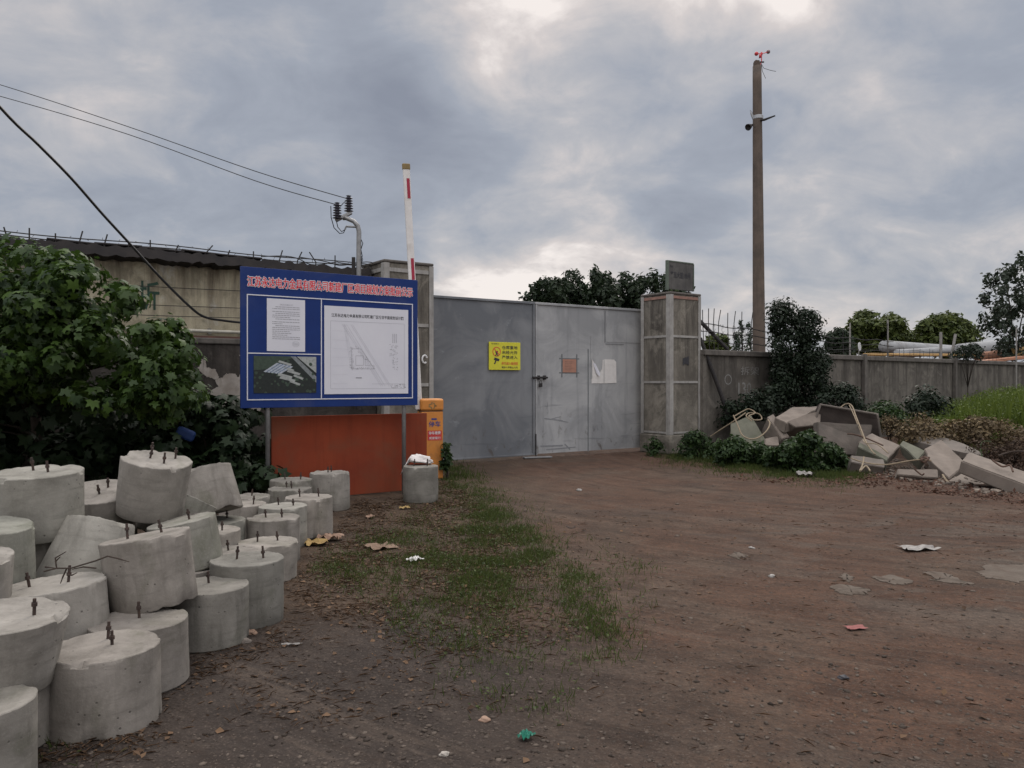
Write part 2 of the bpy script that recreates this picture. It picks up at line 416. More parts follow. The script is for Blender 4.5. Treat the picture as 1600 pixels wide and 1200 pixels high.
def clump_points(c, rad, n, shell=.55, up=.5):
    """points and normals in an ellipsoidal clump, mostly near its skin"""
    d = RNG.normal(size=(n, 3)); d /= np.linalg.norm(d, axis=1, keepdims=True)
    r = shell + (1.08 - shell) * RNG.random((n, 1)) ** .7
    p = np.asarray(c) + d * r * np.asarray(rad)
    nn = d + np.array([0, 0, up]) + RNG.normal(size=(n, 3)) * .35
    return p, nn

# plain materials
M('frame_steel', (.34, .33, .31), (.23, .218, .205), 5, .6, 0, .15, streak=.45)
M('galvanised', (.27, .27, .27), (.18, .18, .18), 12, .45, .5, .1)
M('sign_blue', (.012, .034, .150), (.010, .027, .122), 3, .55, 0, .06, fine=8, spec=.15, dirt=(.05, .062, .135), dirt_amt=.35)
M('paper_white', (.60, .60, .64), (.55, .55, .60), 2, .6, 0, 0)
M('white_paint', (.70, .70, .70), (.58, .58, .58), 8, .5, 0, .05)
M('sign_red', (.62, .035, .045), (.55, .03, .04), 4, .45, 0, 0)
M('ink_black', (.03, .03, .035), (.04, .04, .045), 4, .6, 0, 0)
M('ink_grey', (.26, .26, .28), (.33, .33, .36), 4, .7, 0, 0)
M('ink_pale', (.44, .44, .48), (.48, .48, .52), 4, .7, 0, 0)
M('orange_panel', (.225, .040, .014), (.165, .028, .011), 1.7, .85, 0, .15, streak=.22, dirt=(.135, .050, .026), dirt_amt=.7)
M('barrier_orange', (.62, .245, .050), (.52, .20, .045), 5, .5, 0, .1, dirt=(.22, .13, .06), dirt_amt=.5)
M('arm_white', (.66, .64, .62), (.55, .53, .51), 6, .45, 0, .05, dirt=(.4, .37, .33), dirt_amt=.5)
M('arm_red', (.33, .022, .05), (.26, .02, .04), 6, .45, 0, 0)
M('arm_cap', (.24, .17, .07), (.18, .13, .06), 12, .7, 0, .2)
M('warning_yellow', (.60, .56, .035), (.52, .49, .04), 5, .5, 0, .05)
M('notice_orange', (.36, .19, .135), (.31, .16, .115), 9, .7, 0, .1)
M('label_red', (.55, .05, .05), (.45, .04, .04), 9, .6, 0, .05)
M('ink_blue', (.04, .06, .22), (.03, .05, .18), 9, .6, 0, 0)
M('dirty_paper', (.62, .60, .58), (.54, .52, .50), 9, .8, 0, .2)
M('tape_dark', (.15, .16, .165), (.11, .12, .125), 14, .7, 0, 0)
M('black_steel', (.022, .022, .024), (.035, .03, .028), 16, .6, .3, .2)
M('rusty_bolt', (.075, .050, .040), (.040, .032, .030), 40, .75, .3, .3, .002)
M('wire_dark', (.025, .024, .025), (.04, .036, .033), 20, .6, .2, 0)
M('cable_black', (.012, .012, .013), (.018, .018, .018), 20, .5, 0, 0)
M('insulator_glaze', (.030, .028, .040), (.022, .02, .03), 20, .25, 0, 0, spec=.5)
M('roof_dark', (.022, .020, .021), (.038, .033, .031), 4, .85, 0, .3)
M('pipe_cream', (.52, .50, .42), (.43, .41, .35), 6, .5, 0, .05, dirt=(.2, .17, .13), dirt_amt=.5)
M('plaster_white', (.36, .33, .295), (.25, .225, .20), 6, .9, 0, .4, .01, dirt=(.2, .17, .14), dirt_amt=.7)
M('brick_red', (.13, .065, .050), (.085, .05, .042), 9, .9, 0, .4)
M('coping', (.135, .122, .108), (.08, .073, .066), 5, .92, 0, .4, .01, streak=.5)
M('pole_concrete', (.130, .100, .080), (.080, .065, .054), 3, .9, 0, .3, streak=.35)
M('steel_band', (.38, .39, .40), (.3, .31, .32), 12, .5, .3, 0)
M('cup_red', (.55, .05, .06), (.45, .04, .05), 12, .5, 0, 0)
M('cup_grey', (.20, .13, .13), (.15, .10, .10), 12, .5, 0, 0)
M('bark', (.045, .036, .029), (.026, .021, .017), 14, .95, 0, .6, .01)
M('plate_grey', (.105, .100, .094), (.065, .062, .060), 6, .6, .2, .1, streak=.5)
M('plate_edge', (.11, .135, .105), (.08, .1, .08), 9, .6, 0, 0)
M('slab_tan', (.210, .176, .148), (.145, .122, .103), 4, .93, 0, .5, .01, dirt=(.145, .12, .10), dirt_amt=.65)
M('slab_grey', (.170, .145, .125), (.115, .10, .088), 4, .93, 0, .5, .01, dirt=(.11, .10, .085), dirt_amt=.6)
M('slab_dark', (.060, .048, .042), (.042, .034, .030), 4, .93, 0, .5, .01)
M('slab_mossy', (.140, .138, .105), (.10, .10, .078), 5, .93, 0, .5, .01, dirt=(.075, .08, .05), dirt_amt=.7)
M('rope_straw', (.20, .155, .11), (.27, .22, .15), 30, .9, 0, .3)
M('rebar_rust', (.11, .065, .045), (.07, .045, .035), 30, .85, .2, .3)
M('sack_white', (.62, .58, .56), (.50, .47, .45), 9, .9, 0, .3)
M('pale_rock', (.36, .33, .29), (.27, .245, .215), 16, .93, 0, .5)
M('patch_concrete', (.120, .098, .079), (.080, .062, .048), 5, .95, 0, .6, .015, dirt=(.075, .052, .038), dirt_amt=.95)
M('card_brown', (.20, .135, .095), (.155, .105, .075), 9, .9, 0, .2)
M('card_yellow', (.34, .235, .09), (.27, .18, .075), 8, .8, 0, .2)
M('card_peach', (.29, .19, .135), (.23, .15, .11), 8, .8, 0, .2)
M('plastic_green', (.02, .17, .115), (.015, .12, .08), 20, .4, 0, .2)
M('rag_pink', (.20, .075, .065), (.26, .10, .095), 20, .9, 0, .3)
M('sheet_white', (.30, .285, .265), (.22, .205, .19), 12, .6, 0, .3)
M('twig', (.06, .045, .035), (.04, .03, .025), 30, .95, 0, .3)
M('pipe_white', (.30, .31, .315), (.23, .235, .24), 2, .7, 0, .05, dirt=(.16, .15, .14), dirt_amt=.6)
M('pipe_orange', (.42, .20, .12), (.33, .16, .10), 2, .6, 0, .05)
M('plank_yellow', (.50, .32, .13), (.42, .27, .12), 3, .8, 0, .1)
M('dish_white', (.55, .55, .55), (.45, .45, .45), 9, .6, 0, .05)
M('post_grey', (.26, .25, .23), (.18, .17, .16), 12, .8, 0, .2)
M('moss_green', (.05, .07, .03), (.035, .05, .022), 20, .95, 0, .4)
M('char_green', (.030, .075, .050), (.03, .055, .04), 9, .7, 0, 0)
M('graffiti_white', (.27, .27, .26), (.16, .155, .145), 12, .8, 0, 0)
M('rust_strip', (.28, .16, .125), (.18, .11, .09), 9, .85, 0, .2)
M('blue_tarp', (.012, .035, .12), (.01, .025, .09), 9, .6, 0, .2)
for nm, c in dict(pic_field=(.05, .075, .055), pic_trees=(.020, .026, .024), pic_road=(.22, .24, .25), pic_roof=(.42, .46, .52), pic_roof_blue=(.14, .20, .31), pic_pale=(.36, .38, .37), pic_sky=(.09, .13, .15)).items():
    M(nm, c, tuple(a * .62 for a in c), 26, .6, 0, 0)
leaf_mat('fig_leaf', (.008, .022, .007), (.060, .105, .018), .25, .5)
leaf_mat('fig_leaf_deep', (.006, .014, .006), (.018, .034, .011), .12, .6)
leaf_mat('shrub_leaf', (.007, .014, .008), (.020, .032, .016), .15, .55)
leaf_mat('grove_leaf', (.008, .016, .009), (.026, .042, .018), .2, .55)
leaf_mat('camphor_leaf', (.026, .042, .012), (.090, .112, .026), .25, .55)
leaf_mat('poplar_leaf', (.018, .027, .020), (.042, .058, .036), .2, .45)
leaf_mat('cypress_leaf', (.022, .036, .022), (.045, .065, .036), .15, .6)
leaf_mat('weed_leaf', (.036, .062, .012), (.120, .160, .030), .35, .5)
leaf_mat('low_leaf', (.010, .024, .009), (.042, .074, .020), .22, .55)
leaf_mat('grass_blade', (.020, .034, .010), (.082, .105, .026), .3, .6)
leaf_mat('dry_leaf', (.028, .016, .010), (.165, .100, .058), .1, .85)
leaf_mat('dry_heap_leaf', (.022, .015, .010), (.190, .140, .075), .12, .75)
leaf_mat('red_litter', (.036, .016, .011), (.150, .082, .056), .1, .85)

M('scuff_grey', (.17, .175, .185), (.22, .225, .235), 14, .7, 0, 0)
leaf_mat('dead_brush', (.016, .010, .008), (.085, .055, .036), .1, .85)

# ------------------------------------------------------------------ ground
def axis(lo, hi, step, far_lo, far_hi):
    a = list(np.arange(lo, hi, step)); s = step
    while a[-1] < far_hi: s *= 1.35; a.append(a[-1] + s)
    s = step
    while a[0] > far_lo: s *= 1.35; a.insert(0, a[0] - s)
    return np.array(a)
def ground_h(x, y):
    n = mnoise.noise((x * .9, y * .9, 0)) * .022 + mnoise.noise((x * 3.1, y * 3.1, 4)) * .010
    if y < 14: n += mnoise.noise((x * 9, y * 9, 8)) * .006
    # shoulder of heaped spoil at the right of the drive
    a = (x - 3.0) * .82 - (y - 15.0) * -.57
    return n
gx = axis(-6, 9, .09, -900, 900); gy = axis(1.2, 20, .09, -40, 1500)
XX, YY = np.meshgrid(gx, gy); vv = np.zeros((XX.size, 3), np.float32); vv[:, 0] = XX.ravel(); vv[:, 1] = YY.ravel()
for i in range(len(vv)):
    if -8 < vv[i, 0] < 24 and 0 < vv[i, 1] < 30: vv[i, 2] = ground_h(vv[i, 0], vv[i, 1])
nx = len(gx); ii = np.arange(XX.size).reshape(XX.shape)
ff = np.stack([ii[:-1, :-1], ii[:-1, 1:], ii[1:, 1:], ii[1:, :-1]], -1).reshape(-1, 4)
ground = np_mesh('ground', vv, ff, 'dirt_ground', smooth=True); tag(ground, kind='structure')

# ------------------------------------------------------------------ compound frame: u runs along the gate to the right, v away from the camera
AZ = R(35); U = Vector((math.cos(AZ), math.sin(AZ), 0)); V = Vector((-math.sin(AZ), math.cos(AZ), 0))

# right gate pillar
def pillar(name, label, corner, wu, wv, h, plinth_h, bands, group, round_top=0.0):
    """corner: nearest corner on the ground; local x along the gate, local y away"""
    t = thing(name, label, 'pillar', corner, AZ, group)
    sh = MB(); sh.box((wu / 2, wv / 2, (h + plinth_h) / 2), (wu - .03, wv - .03, h - plinth_h - .006)); sh.build('shaft', 'pillar_concrete', t)
    MB().box((wu / 2, wv / 2, plinth_h / 2), (wu + .05, wv + .05, plinth_h), bev=.02).build('plinth', 'pillar_concrete', t)
    for cx, sx in ((0, 1), (wu, -1)):
        for cy, sy in ((0, 1), (wv, -1)):
            m = MB(); th = .012; wl = .085 if not (cx == 0 and cy == 0) else .105
            m.box((cx + sx * wl / 2, cy - sy * th / 2 + sy * .004, (h + plinth_h) / 2 + .004), (wl, th, h - plinth_h - .01))
            m.box((cx - sx * th / 2 + sx * .004, cy + sy * (wl / 2 + .002), (h + plinth_h) / 2 + .004), (th, wl + .006, h - plinth_h - .014))
            m.build('corner_angle', 'frame_steel', t)
    for z, bh in bands:
        m = MB(); e = .003
        m.box((wu / 2, .006, z), (wu - .2, .02, bh)); m.box((.006, wv / 2, z), (.02, wv - .2, bh))
        m.box((wu - .006, wv / 2, z), (.02, wv - .2, bh)); m.box((wu / 2, wv - .006, z), (wu - .2, .02, bh))
        m.build('band', 'frame_steel' if z < h - .1 else 'rust_strip', t)
    c = MB().box((wu / 2, wv / 2, h + .03), (wu + .02, wv + .02, .055), bev=.02); c.build('cap', 'coping', t)
    return t
PR = Vector((3.49, 17.4, 0))
PRt = pillar('gate_pillar', 'concrete gate pillar framed in pale steel with a nameplate on top', PR, 1.0, .9, 3.55, .42, [(3.49, .06), (2.62, .05), (1.60, .05), (.47, .04)], 'gate pillars')
# dark spray mark on the right pillar's front
mk = MB()
for k in range(9): rect(mk, .42 + k * .02, 2.02 - abs(k - 4) * .012 + random.random() * .02, .455 + k * .02, 2.13 + random.random() * .05, .008 - k * .0006)
mk.build('paint_smudge', 'ink_black', PRt)
PL = Vector((-2.28, 14.03, 0))
PLt = pillar('gate_pillar', 'taller concrete gate pillar behind the blue notice board', PL, 1.0, .96, 3.74, .42, [(3.62, .07), (2.64, .06), (1.55, .06), (.5, .06)], 'gate pillars')
hk = MB(); hk.tube([Vector((.80 + .05 * math.cos(a), -.035, 2.02 + .07 * math.sin(a))) for a in np.linspace(.4, 5.4, 14)], .017, 6); hk.build('hook', 'white_paint', PLt)

# nameplate on the right pillar
npl = thing('street_nameplate', 'weathered grey street nameplate on two stubs above the right gate pillar', 'nameplate', PR + Vector((0, 0, 3.61)), AZ)
MB().box((.44, .12, .37), (.84, .035, .62), bev=.008).build('panel', 'plate_grey', npl)
fr = MB(); fr.box((.035, .118, .37), (.05, .06, .66)); fr.box((.465, .118, .69), (.80, .05, .025)); fr.box((.875, .118, .37), (.02, .05, .62)); fr.build('frame', 'plate_edge', npl)
for x in (.2, .72): MB().tube([(x, .12, -.04), (x, .12, .07)], .018, 8).build('stub', 'black_steel', npl)
tx = MB(); put_text(tx, '平东大道188号', .12, .32, .66, .15, .099, .022); put_text(tx, '路牌', .11, .55, .1, .05, .099); tx.build('lettering', 'ink_black', npl)
mo = MB(); [mo.box((.12 + .3 * random.random(), .1 + .05 * random.random(), .03 + .02 * random.random()), (.05, .04, .04), bev=.012) for _ in range(12)]; mo.build('moss', 'moss_green', npl)

# gate leaves
GL = Vector((-1.93, 15.13, 0)); GDIR = Vector((4.51, 3.0, 0)).normalized(); GAZ = math.atan2(GDIR.y, GDIR.x); GH = 3.29
def gs(px):  # distance along the gate seen at a photo column
    k = (px - 800) / F; return (k * GL.y - GL.x) / (GDIR.x - k * GDIR.y)
s_mid, s_end, s_w, s_p = gs(835.5), gs(1006), gs(919), gs(946)
lg = thing('gate_leaf', 'left leaf of the grey steel gate carrying the yellow warning sign', 'gate', GL, GAZ, 'leaves of the steel gate')
MB().box((s_mid / 2 - .01, .012, GH / 2 + .02), (s_mid - .03, .02, GH - .10)).build('sheet', 'gate_paint_blue', lg)
m = MB(); m.box((s_mid / 2 - .01, .0, GH - .015), (s_mid - .02, .06, .05), bev=.006); m.box((s_mid - .035, .0, GH / 2), (.045, .06, GH - .09), bev=.006); m.box((s_mid / 2 - .01, 0, .065), (s_mid - .02, .05, .035), bev=.006); m.build('frame', 'gate_paint_blue', lg)
rg = thing('gate_leaf', 'right leaf of the grey steel gate with a wicket seam and torn paper', 'gate', GL + GDIR * s_mid, GAZ, 'leaves of the steel gate')
wr = s_end - s_mid
MB().box((wr / 2, .012, GH / 2 + .02), (wr - .02, .02, GH - .10)).build('sheet', 'gate_paint_grey', rg)
m = MB(); m.box((wr / 2, .0, GH - .015), (wr, .06, .05), bev=.006); m.box((.03, .0, GH / 2), (.04, .055, GH - .09), bev=.006); m.build('frame', 'gate_paint_grey', rg)
sw = s_w - s_mid
m = MB(); m.box((sw, .0, GH / 2 - .45), (.02, .012, GH - 1.0)); m.build('wicket_seam', 'tape_dark', rg)
m = MB(); m.box((sw + .09, .0, 2.15), (.045, .012, GH - 2.35)); m.build('weld_strip', 'gate_paint_grey', rg)
sp = s_p - s_mid
m = MB(); m.box(((sp + wr) / 2 - .02, .0, 2.86), (wr - sp - .05, .012, .70)); m.build('patch_sheet', 'gate_paint_grey', rg)
m = MB(); m.box((sp + .27, -.008, 2.47), (.55, .006, .012)); m.box((sp - .02, -.008, 2.85), (.014, .006, .72)); m.build('patch_seam', 'scuff_grey', rg)
for z in (.5, 1.65, 2.8): MB().tube([(wr - .12, -.045, z - .09), (wr - .12, -.045, z + .09)], .026, 10).build('hinge', 'gate_paint_blue', rg)
# latch bolt with a hanging padlock
zl = 1.6 - (590 - HZ) * 17.0 / F
m = MB(); m.tube([(-.09, -.05, zl), (.30, -.05, zl)], .022, 8); m.box((.08, -.025, zl), (.05, .05, .09)); m.box((.24, -.025, zl), (.05, .05, .09)); m.build('latch', 'black_steel', rg)
m = MB(); m.box((.12, -.05, zl - .16), (.085, .03, .085), bev=.012); m.tube([Vector((.12 + .027 * math.cos(a), -.05, zl - .12 + .07 * math.sin(a))) for a in np.linspace(0, math.pi, 9)], .007, 6); m.build('padlock', 'black_steel', rg)
# scuffs painted by use near the latch and foot
m = MB()
for (x0, z0, x1, z1, w) in [(.25, .82, .75, .76, .02), (.4, .80, .7, .85, .012), (.62, .77, .9, .72, .012), (.15, .23, .75, .22, .03), (.8, .25, .95, .12, .03), (1.6, .62, 1.66, .52, .03), (1.7, .65, 1.74, .52, .025), (1.84, .62, 1.86, .56, .025), (.3, .05 + .1, 1.1, .17, .02)]:
    line(m, (x0, z0), (x1, z1), w, -.0022 - len(m.f) * .0002)
for k in range(7): a = random.random(); line(m, (.08 + a * .3, 1.1 + random.random() * .35 - a * .3), (.10 + a * .3, 1.05 + random.random() * .3 - a * .3), .004 + .004 * random.random(), -.0045 - k * .0001)
m.build('scuff', 'scuff_grey', rg)
m = MB(); m.tube([(.0, -.045, .02), (.0, -.045, .5)], .012, 6); m.build('drop_rod', 'black_steel', rg)
dp = MB().box((0, 0, 0), (.62, .14, .03), Matrix.Rotation(GAZ - .25, 3, 'Z'), bev=.008).build('ground_plate', 'galvanised'); dp.location = GL + GDIR * (s_mid + .0) + Vector((.05, -.25, .025))
tag(dp, 'rusty metal strip lying on the dirt below the gate joint', 'metal strip')

# yellow warning sign on the left leaf
sx0, sx1 = gs(762.5), gs(811.5)
Yw = (GL + GDIR * sx0).y; zt = EYE + (HZ - 534) / F * Yw; zb = EYE + (HZ - 578) / F * Yw
ws = thing('warning_sign', 'yellow warning sign with black writing fixed to the left gate leaf', 'sign', GL + GDIR * sx0 + Vector((0, 0, zb)), GAZ)
w, h = sx1 - sx0, zt - zb
MB().box((w / 2, -.03, h / 2), (w, .022, h), bev=.006).build('plate', 'warning_yellow', ws)
tx = MB()
for k, s in enumerate(('仓库重地', '未经允许', '严禁进入')): put_text(tx, s, w * .40, h * (.745 - .175 * k), w * .50, h * .13, -.0445, .012)
put_text(tx, '闲杂人员禁止入内', w * .40, h * .06, w * .5, h * .075, -.0445, .01)
put_text(tx, '安全警示', w * .07, h * .91, w * .24, h * .05, -.0445)
# camera pictogram and walking figure
c0 = Vector((w * .24, h * .36)); 
tx.quad(*[(c0.x + a * w, -.0445, c0.y + b * h) for a, b in ((-.09, .0), (.06, -.05), (.09, .03), (-.07, .09))])
tx.quad(*[(c0.x + a * w, -.0446, c0.y + b * h) for a, b in ((-.09, -.14), (-.05, -.15), (-.01, -.03), (-.05, -.02))])
tx.quad(*[(c0.x + a * w, -.0447, c0.y + b * h) for a, b in ((.01, .40 - .08), (.04, .32), (.02, .22), (.045, .13), (.02, .13), (-.005, .2), (-.03, .13), (-.055, .13), (-.02, .24), (-.05, .27), (-.04, .31))])
tx.build('lettering', 'ink_black', ws)
tx = MB(); put_text(tx, '你已进入监控区', w * .39, h * .19, w * .53, h * .10, -.0445, .012)
cc = Vector((w * .235, h * .655)); n = 20
for k in range(n):
    a, b = 2 * math.pi * k / n, 2 * math.pi * (k + 1) / n
    tx.quad(*[(cc.x + r * math.cos(q), -.0445, cc.y + r * math.sin(q)) for r, q in ((.085, a), (.085, b), (.100, b), (.100, a))])
line(tx, (cc.x - .06, cc.y + .06), (cc.x + .06, cc.y - .06), .016, -.0452)
tx.build('red_lettering', 'sign_red', ws)
# orange notice with tape marks, torn white papers
def on_gate(px, py):
    s = gs(px); p = GL + GDIR * s; return s, EYE + (HZ - py) / F * p.y
s0, z1 = on_gate(879, 561); s1, z0 = on_gate(900, 582)
on = thing('paper_notice', 'small orange paper notice taped to the right gate leaf', 'notice', GL + GDIR * s0 + Vector((0, 0, z0)), GAZ)
w, h = s1 - s0, z1 - z0
MB().box((w / 2, -.006, h / 2), (w, .004, h)).build('paper', 'notice_orange', on)
m = MB()
for k in range(6): line(m, (w * .15, h * (.2 + .12 * k)), (w * (.6 + .3 * random.random()), h * (.2 + .12 * k)), .012, -.0092)
m.build('lettering', 'rust_strip', on)
m = MB()
for x in (-.02, w + .02): m.box((x, -.0035, h / 2), (.03, .002, h * 1.75))
for z in (-.01, h + .01): m.box((w / 2, -.0010, z), (w * 1.5, .0015, .025))
m.build('tape', 'tape_dark', on)
s0, z1 = on_gate(924, 561); s1, z0 = on_gate(963, 599); w, h = s1 - s0, z1 - z0
tp = thing('torn_poster', 'torn pale paper with a curled flap on the right gate leaf', 'poster', GL + GDIR * s0 + Vector((0, 0, z0)), GAZ)
prof = [(0, 0), (.485, 0), (.485, .99), (.44, .97), (.42, .62), (.33, .44), (.22, .55), (.12, .8), (.03, .99), (0, 1.0)]
m = MB(); m.quad(*[(a * w, -.006, b * h) for a, b in prof]); m.build('torn_sheet', 'dirty_paper', tp)
m = MB(); m.quad(*[(a * w, -.0065, b * h) for a, b in ((.505, 0), (1, .02), (.985, .9), (.93, .96), (.9, 1.0), (.505, 1.0))]); m.build('sheet', 'dirty_paper', tp)
m = MB(); m.quad((.05 * w, -.008, .85 * h), (.12 * w, -.03, .82 * h), (.30 * w, -.05, .40 * h), (.26 * w, -.055, .28 * h), (.17 * w, -.03, .42 * h)); m.build('flap', 'paper_white', tp)

# ------------------------------------------------------------------ compound walls
def wall_run(name, label, a, b, h, th, mat, cop_h, cop_over, post_s=(), cop_mat='coping'):
    a = Vector(a); b = Vector(b); d = b - a; L = d.length; az = math.atan2(d.y, d.x)
    t = thing(name, label, 'wall', a, az)
    MB().box((L / 2, 0, (h - cop_h) / 2 - .1), (L, th, h - cop_h + .2)).build('wall_face', mat, t)
    MB().box((L / 2, 0, h - cop_h / 2), (L, th + cop_over * 2, cop_h), bev=.02).build('coping', cop_mat, t)
    for s in post_s: MB().box((s, -th / 2 - .06, h / 2 + .02), (.13, .11, h + .04), bev=.01).build('pier', 'coping', t)
    return t
WA = Vector((4.27, 17.98, 0)); WD = Vector((.791, .612, 0)).normalized()
def ws_(px): k = (px - 800) / F; return (k * WA.y - WA.x) / (WD.x - k * WD.y)
WRH = 2.34
rw = wall_run('compound_wall', 'long stained grey compound wall running away right of the gate pillar', WA, WA + WD * 75, WRH, .24, 'old_render', .13, .07, [ws_(1341), ws_(1483), ws_(1597)])
g = MB(); s1 = ws_(1150); s2 = ws_(1162)
zz = lambda px, py: EYE + (HZ - py) / F * (WA + WD * ws_(px)).y
put_text(g, '拆架', ws_(1151), zz(1165, 586), ws_(1179) - ws_(1151), .20, -.124, -.0)
put_text(g, '130', ws_(1147), zz(1155, 617), ws_(1167) - ws_(1147), .30, -.124, .0)
n = 16
for k in range(n):
    a, b = 2 * math.pi * k / n, 2 * math.pi * (k + .9) / n; q0 = Vector((ws_(1131), zz(1131, 593)))
    g.quad(*[(q0.x + r * 1.1 * math.cos(q), -.1235, q0.y + r * math.sin(q)) for r, q in ((.10, a), (.10, b), (.12, b), (.12, a))])
g.build('graffiti', 'graffiti_white', rw)
# low grey slab leaning at the pillar foot
ls = MB().box((0, 0, .53), (.62, .09, 1.12), bev=.012).build('concrete_plate', 'slab_grey'); ls.location = PR + U * 1.38 + V * .32; ls.rotation_euler = (R(-5), 0, AZ)
tag(ls, 'upright grey concrete panel between the right gate pillar and the compound wall', 'panel')
# leaning dark braces behind the pillar
for (p0, p1, lab) in (((1092, 500, 18.35), (1137, 546, 18.4), 'short dark steel bar slanting over the wall top beside the pillar'), ((1094, 528, 18.0), (1141, 655, 17.9), 'long dark steel bar leaning on the compound wall beside the pillar')):
    b = MB().tube([P(*p0), P(*p1)], .045, 8).build('steel_bar', 'black_steel'); tag(b, lab, 'steel bar', 'steel bars by the gate pillar')
# barbed wire above the right wall
bw = thing('barbed_wire_fence', 'rusty barbed wire on thin spikes above the compound wall right of the pillar', 'barbed wire', WA + Vector((0, 0, WRH)), math.atan2(WD.y, WD.x))
for px, top, lean in ((1099, 484, -.03), (1108, 482, -.02), (1116, 482, 0), (1124, 484, .05), (1138, 489, -.02), (1148, 486, .03), (1160, 487, -.02), (1175, 488, .03), (1207, 490, 0), (1318, 513, 0), (1387, 505, 0)):
    s = ws_(px); ht = zz(px, top) - WRH
    MB().tube([(s - lean, 0, -.03), (s, .02, ht * .7), (s + lean, 0, ht)], .010, 5).build('spike', 'wire_dark', bw)
for z0, z1 in ((.60, .48), (.42, .34), (.20, .16)):
    m = MB(); pts = [(s, .01 + .01 * math.sin(s * 7), z0 + (z1 - z0) * min(1, s / 4) + .02 * math.sin(s * 4.1) ) for s in np.linspace(-.1, 9, 60)]
    m.tube(pts, .011, 5)
    for s in np.arange(.1, 8.8, .24):
        zc = z0 + (z1 - z0) * min(1, s / 4) + .02 * math.sin(s * 4.1)
        for q in range(2): a = random.random() * 6.28; m.tube([(s, .01, zc), (s + .035 * math.cos(a), .02, zc + .045 * math.sin(a))], .004, 4)
    if z0 > .3: 
        for s in (.3, .55, .9, 1.3, 1.55, 1.8): m.tube([Vector((s + .1 * math.cos(a) * (a / 8), .02, z0 - .08 + .09 * math.sin(a))) for a in np.linspace(0, 5 + random.random() * 3, 12)], .004, 4)
    m.build('strand', 'wire_dark', bw)

# left compound wall and shed behind the notice board
WL0 = PL + V * .42 + U * (-.02); 
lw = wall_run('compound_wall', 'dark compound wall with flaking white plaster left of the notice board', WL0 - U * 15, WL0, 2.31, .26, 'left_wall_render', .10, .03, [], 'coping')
def ls_(px):  # local s on the left wall
    k = (px - 800) / F; q = WL0 - U * 15; return (k * q.y - q.x) / (U.x - k * U.y)
lz = lambda px, py: EYE + (HZ - py) / F * (WL0 - U * 15 + U * ls_(px)).y
def patch(pts, name='plaster_patch', mat='plaster_white', y=-.137):
    m = MB(); n = len(pts); q = []
    for i in range(n):
        a = Vector(pts[i]); b = Vector(pts[(i + 1) % n])
        for k in range(16):
            p = a.lerp(b, k / 16); e = Vector((mnoise.noise((p.x * .11, p.y * .11, 1)), mnoise.noise((p.x * .11, p.y * .11, 6)))) * 9 + Vector((random.uniform(-1, 1), random.uniform(-1, 1))) * 1.1; p = p + e
            q.append((ls_(p.x), y, lz(p.x, p.y)))
    m.quad(*q)
    return m.build(name, mat, lw)
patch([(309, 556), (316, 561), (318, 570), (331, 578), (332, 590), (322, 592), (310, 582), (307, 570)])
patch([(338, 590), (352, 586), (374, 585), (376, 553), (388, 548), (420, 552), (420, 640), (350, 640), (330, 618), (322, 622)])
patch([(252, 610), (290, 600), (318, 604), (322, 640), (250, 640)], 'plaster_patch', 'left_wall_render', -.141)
m = MB(); m.box((ls_(345), -.135, lz(345, 531)), (3.0, .02, .10)); m.build('brick_course', 'brick_red', lw)
SH0 = WL0 + V * .30
shed = thing('shed', 'beige sheet metal shed with a sagging dark roof behind the left wall', 'shed', SH0 - U * 15, AZ)
MB().box((7.45, .03 + 2, 1.85), (14.9, 4.0, 3.3)).build('wall', 'shed_sheet', shed)
rf = MB(); nR = 260
for i in range(nR):
    s0, s1 = 14.98 * i / nR, 14.98 * (i + 1) / nR
    e = lambda s: 3.66 + .012 * math.sin(s * 30) + .03 * mnoise.noise((s * .8, 0, 3)) + .012 * (1 if mnoise.noise((s * 4, 2, 1)) > 0 else -1)
    z0, z1 = e(s0), e(s1); d0 = -.30 + .02 * mnoise.noise((s0 * 2, 7, 0)); d1 = -.30 + .02 * mnoise.noise((s1 * 2, 7, 0))
    b0, b1 = z0 - .15, z1 - .15
    rf.quad((s0, d0, b0), (s1, d1, b1), (s1, d1 + .02, z1), (s0, d0 + .02, z0))
    rf.quad((s0, d0 + .02, z0), (s1, d1 + .02, z1), (s1, 4.2, z1 - .75), (s0, 4.2, z0 - .75))
    rf.quad((s1, d1, b1), (s0, d0, b0), (s0, .05, b0 - .03), (s1, .05, b1 - .03))
rf.build('roof', 'roof_dark', shed)
for k in range(5):
    s = 10.2 + k * .62; MB().box((s, -.02, 3.655 + .012 * (k % 2)), (.66, .4, .02), Matrix.Rotation(R(random.uniform(-2, 2)), 3, 'Y') @ Matrix.Rotation(R(-11), 3, 'X')).build('loose_sheet', 'roof_dark', shed)
m = MB(); zp = 1.6 + (HZ - 519) / F * 13.2; m.tube([(2, -.04, zp), (14.9, -.04, zp)], .028, 8); m.build('pipe', 'pipe_cream', shed)
for s in (12.2, 13.3, 14.4): MB().box((s, -.02, zp), (.05, .06, .09)).build('pipe_clip', 'post_grey', shed)
m = MB(); q0 = ls_(244); put_text(m, '折', ls_(221), lz(240, 482), ls_(256) - ls_(221), .46, .022, .012); m.build('lettering', 'char_green', shed)
for py, lab in ((450, 0), (478, 0), (494, 0)):
    z = lz(330, py); MB().tube([(s, -.06 - .01 * math.sin(s * 3), z - .015 * math.sin(s * 1.3)) for s in np.linspace(7, 14.8, 40)], .006, 5).build('wire', 'wire_dark', shed)
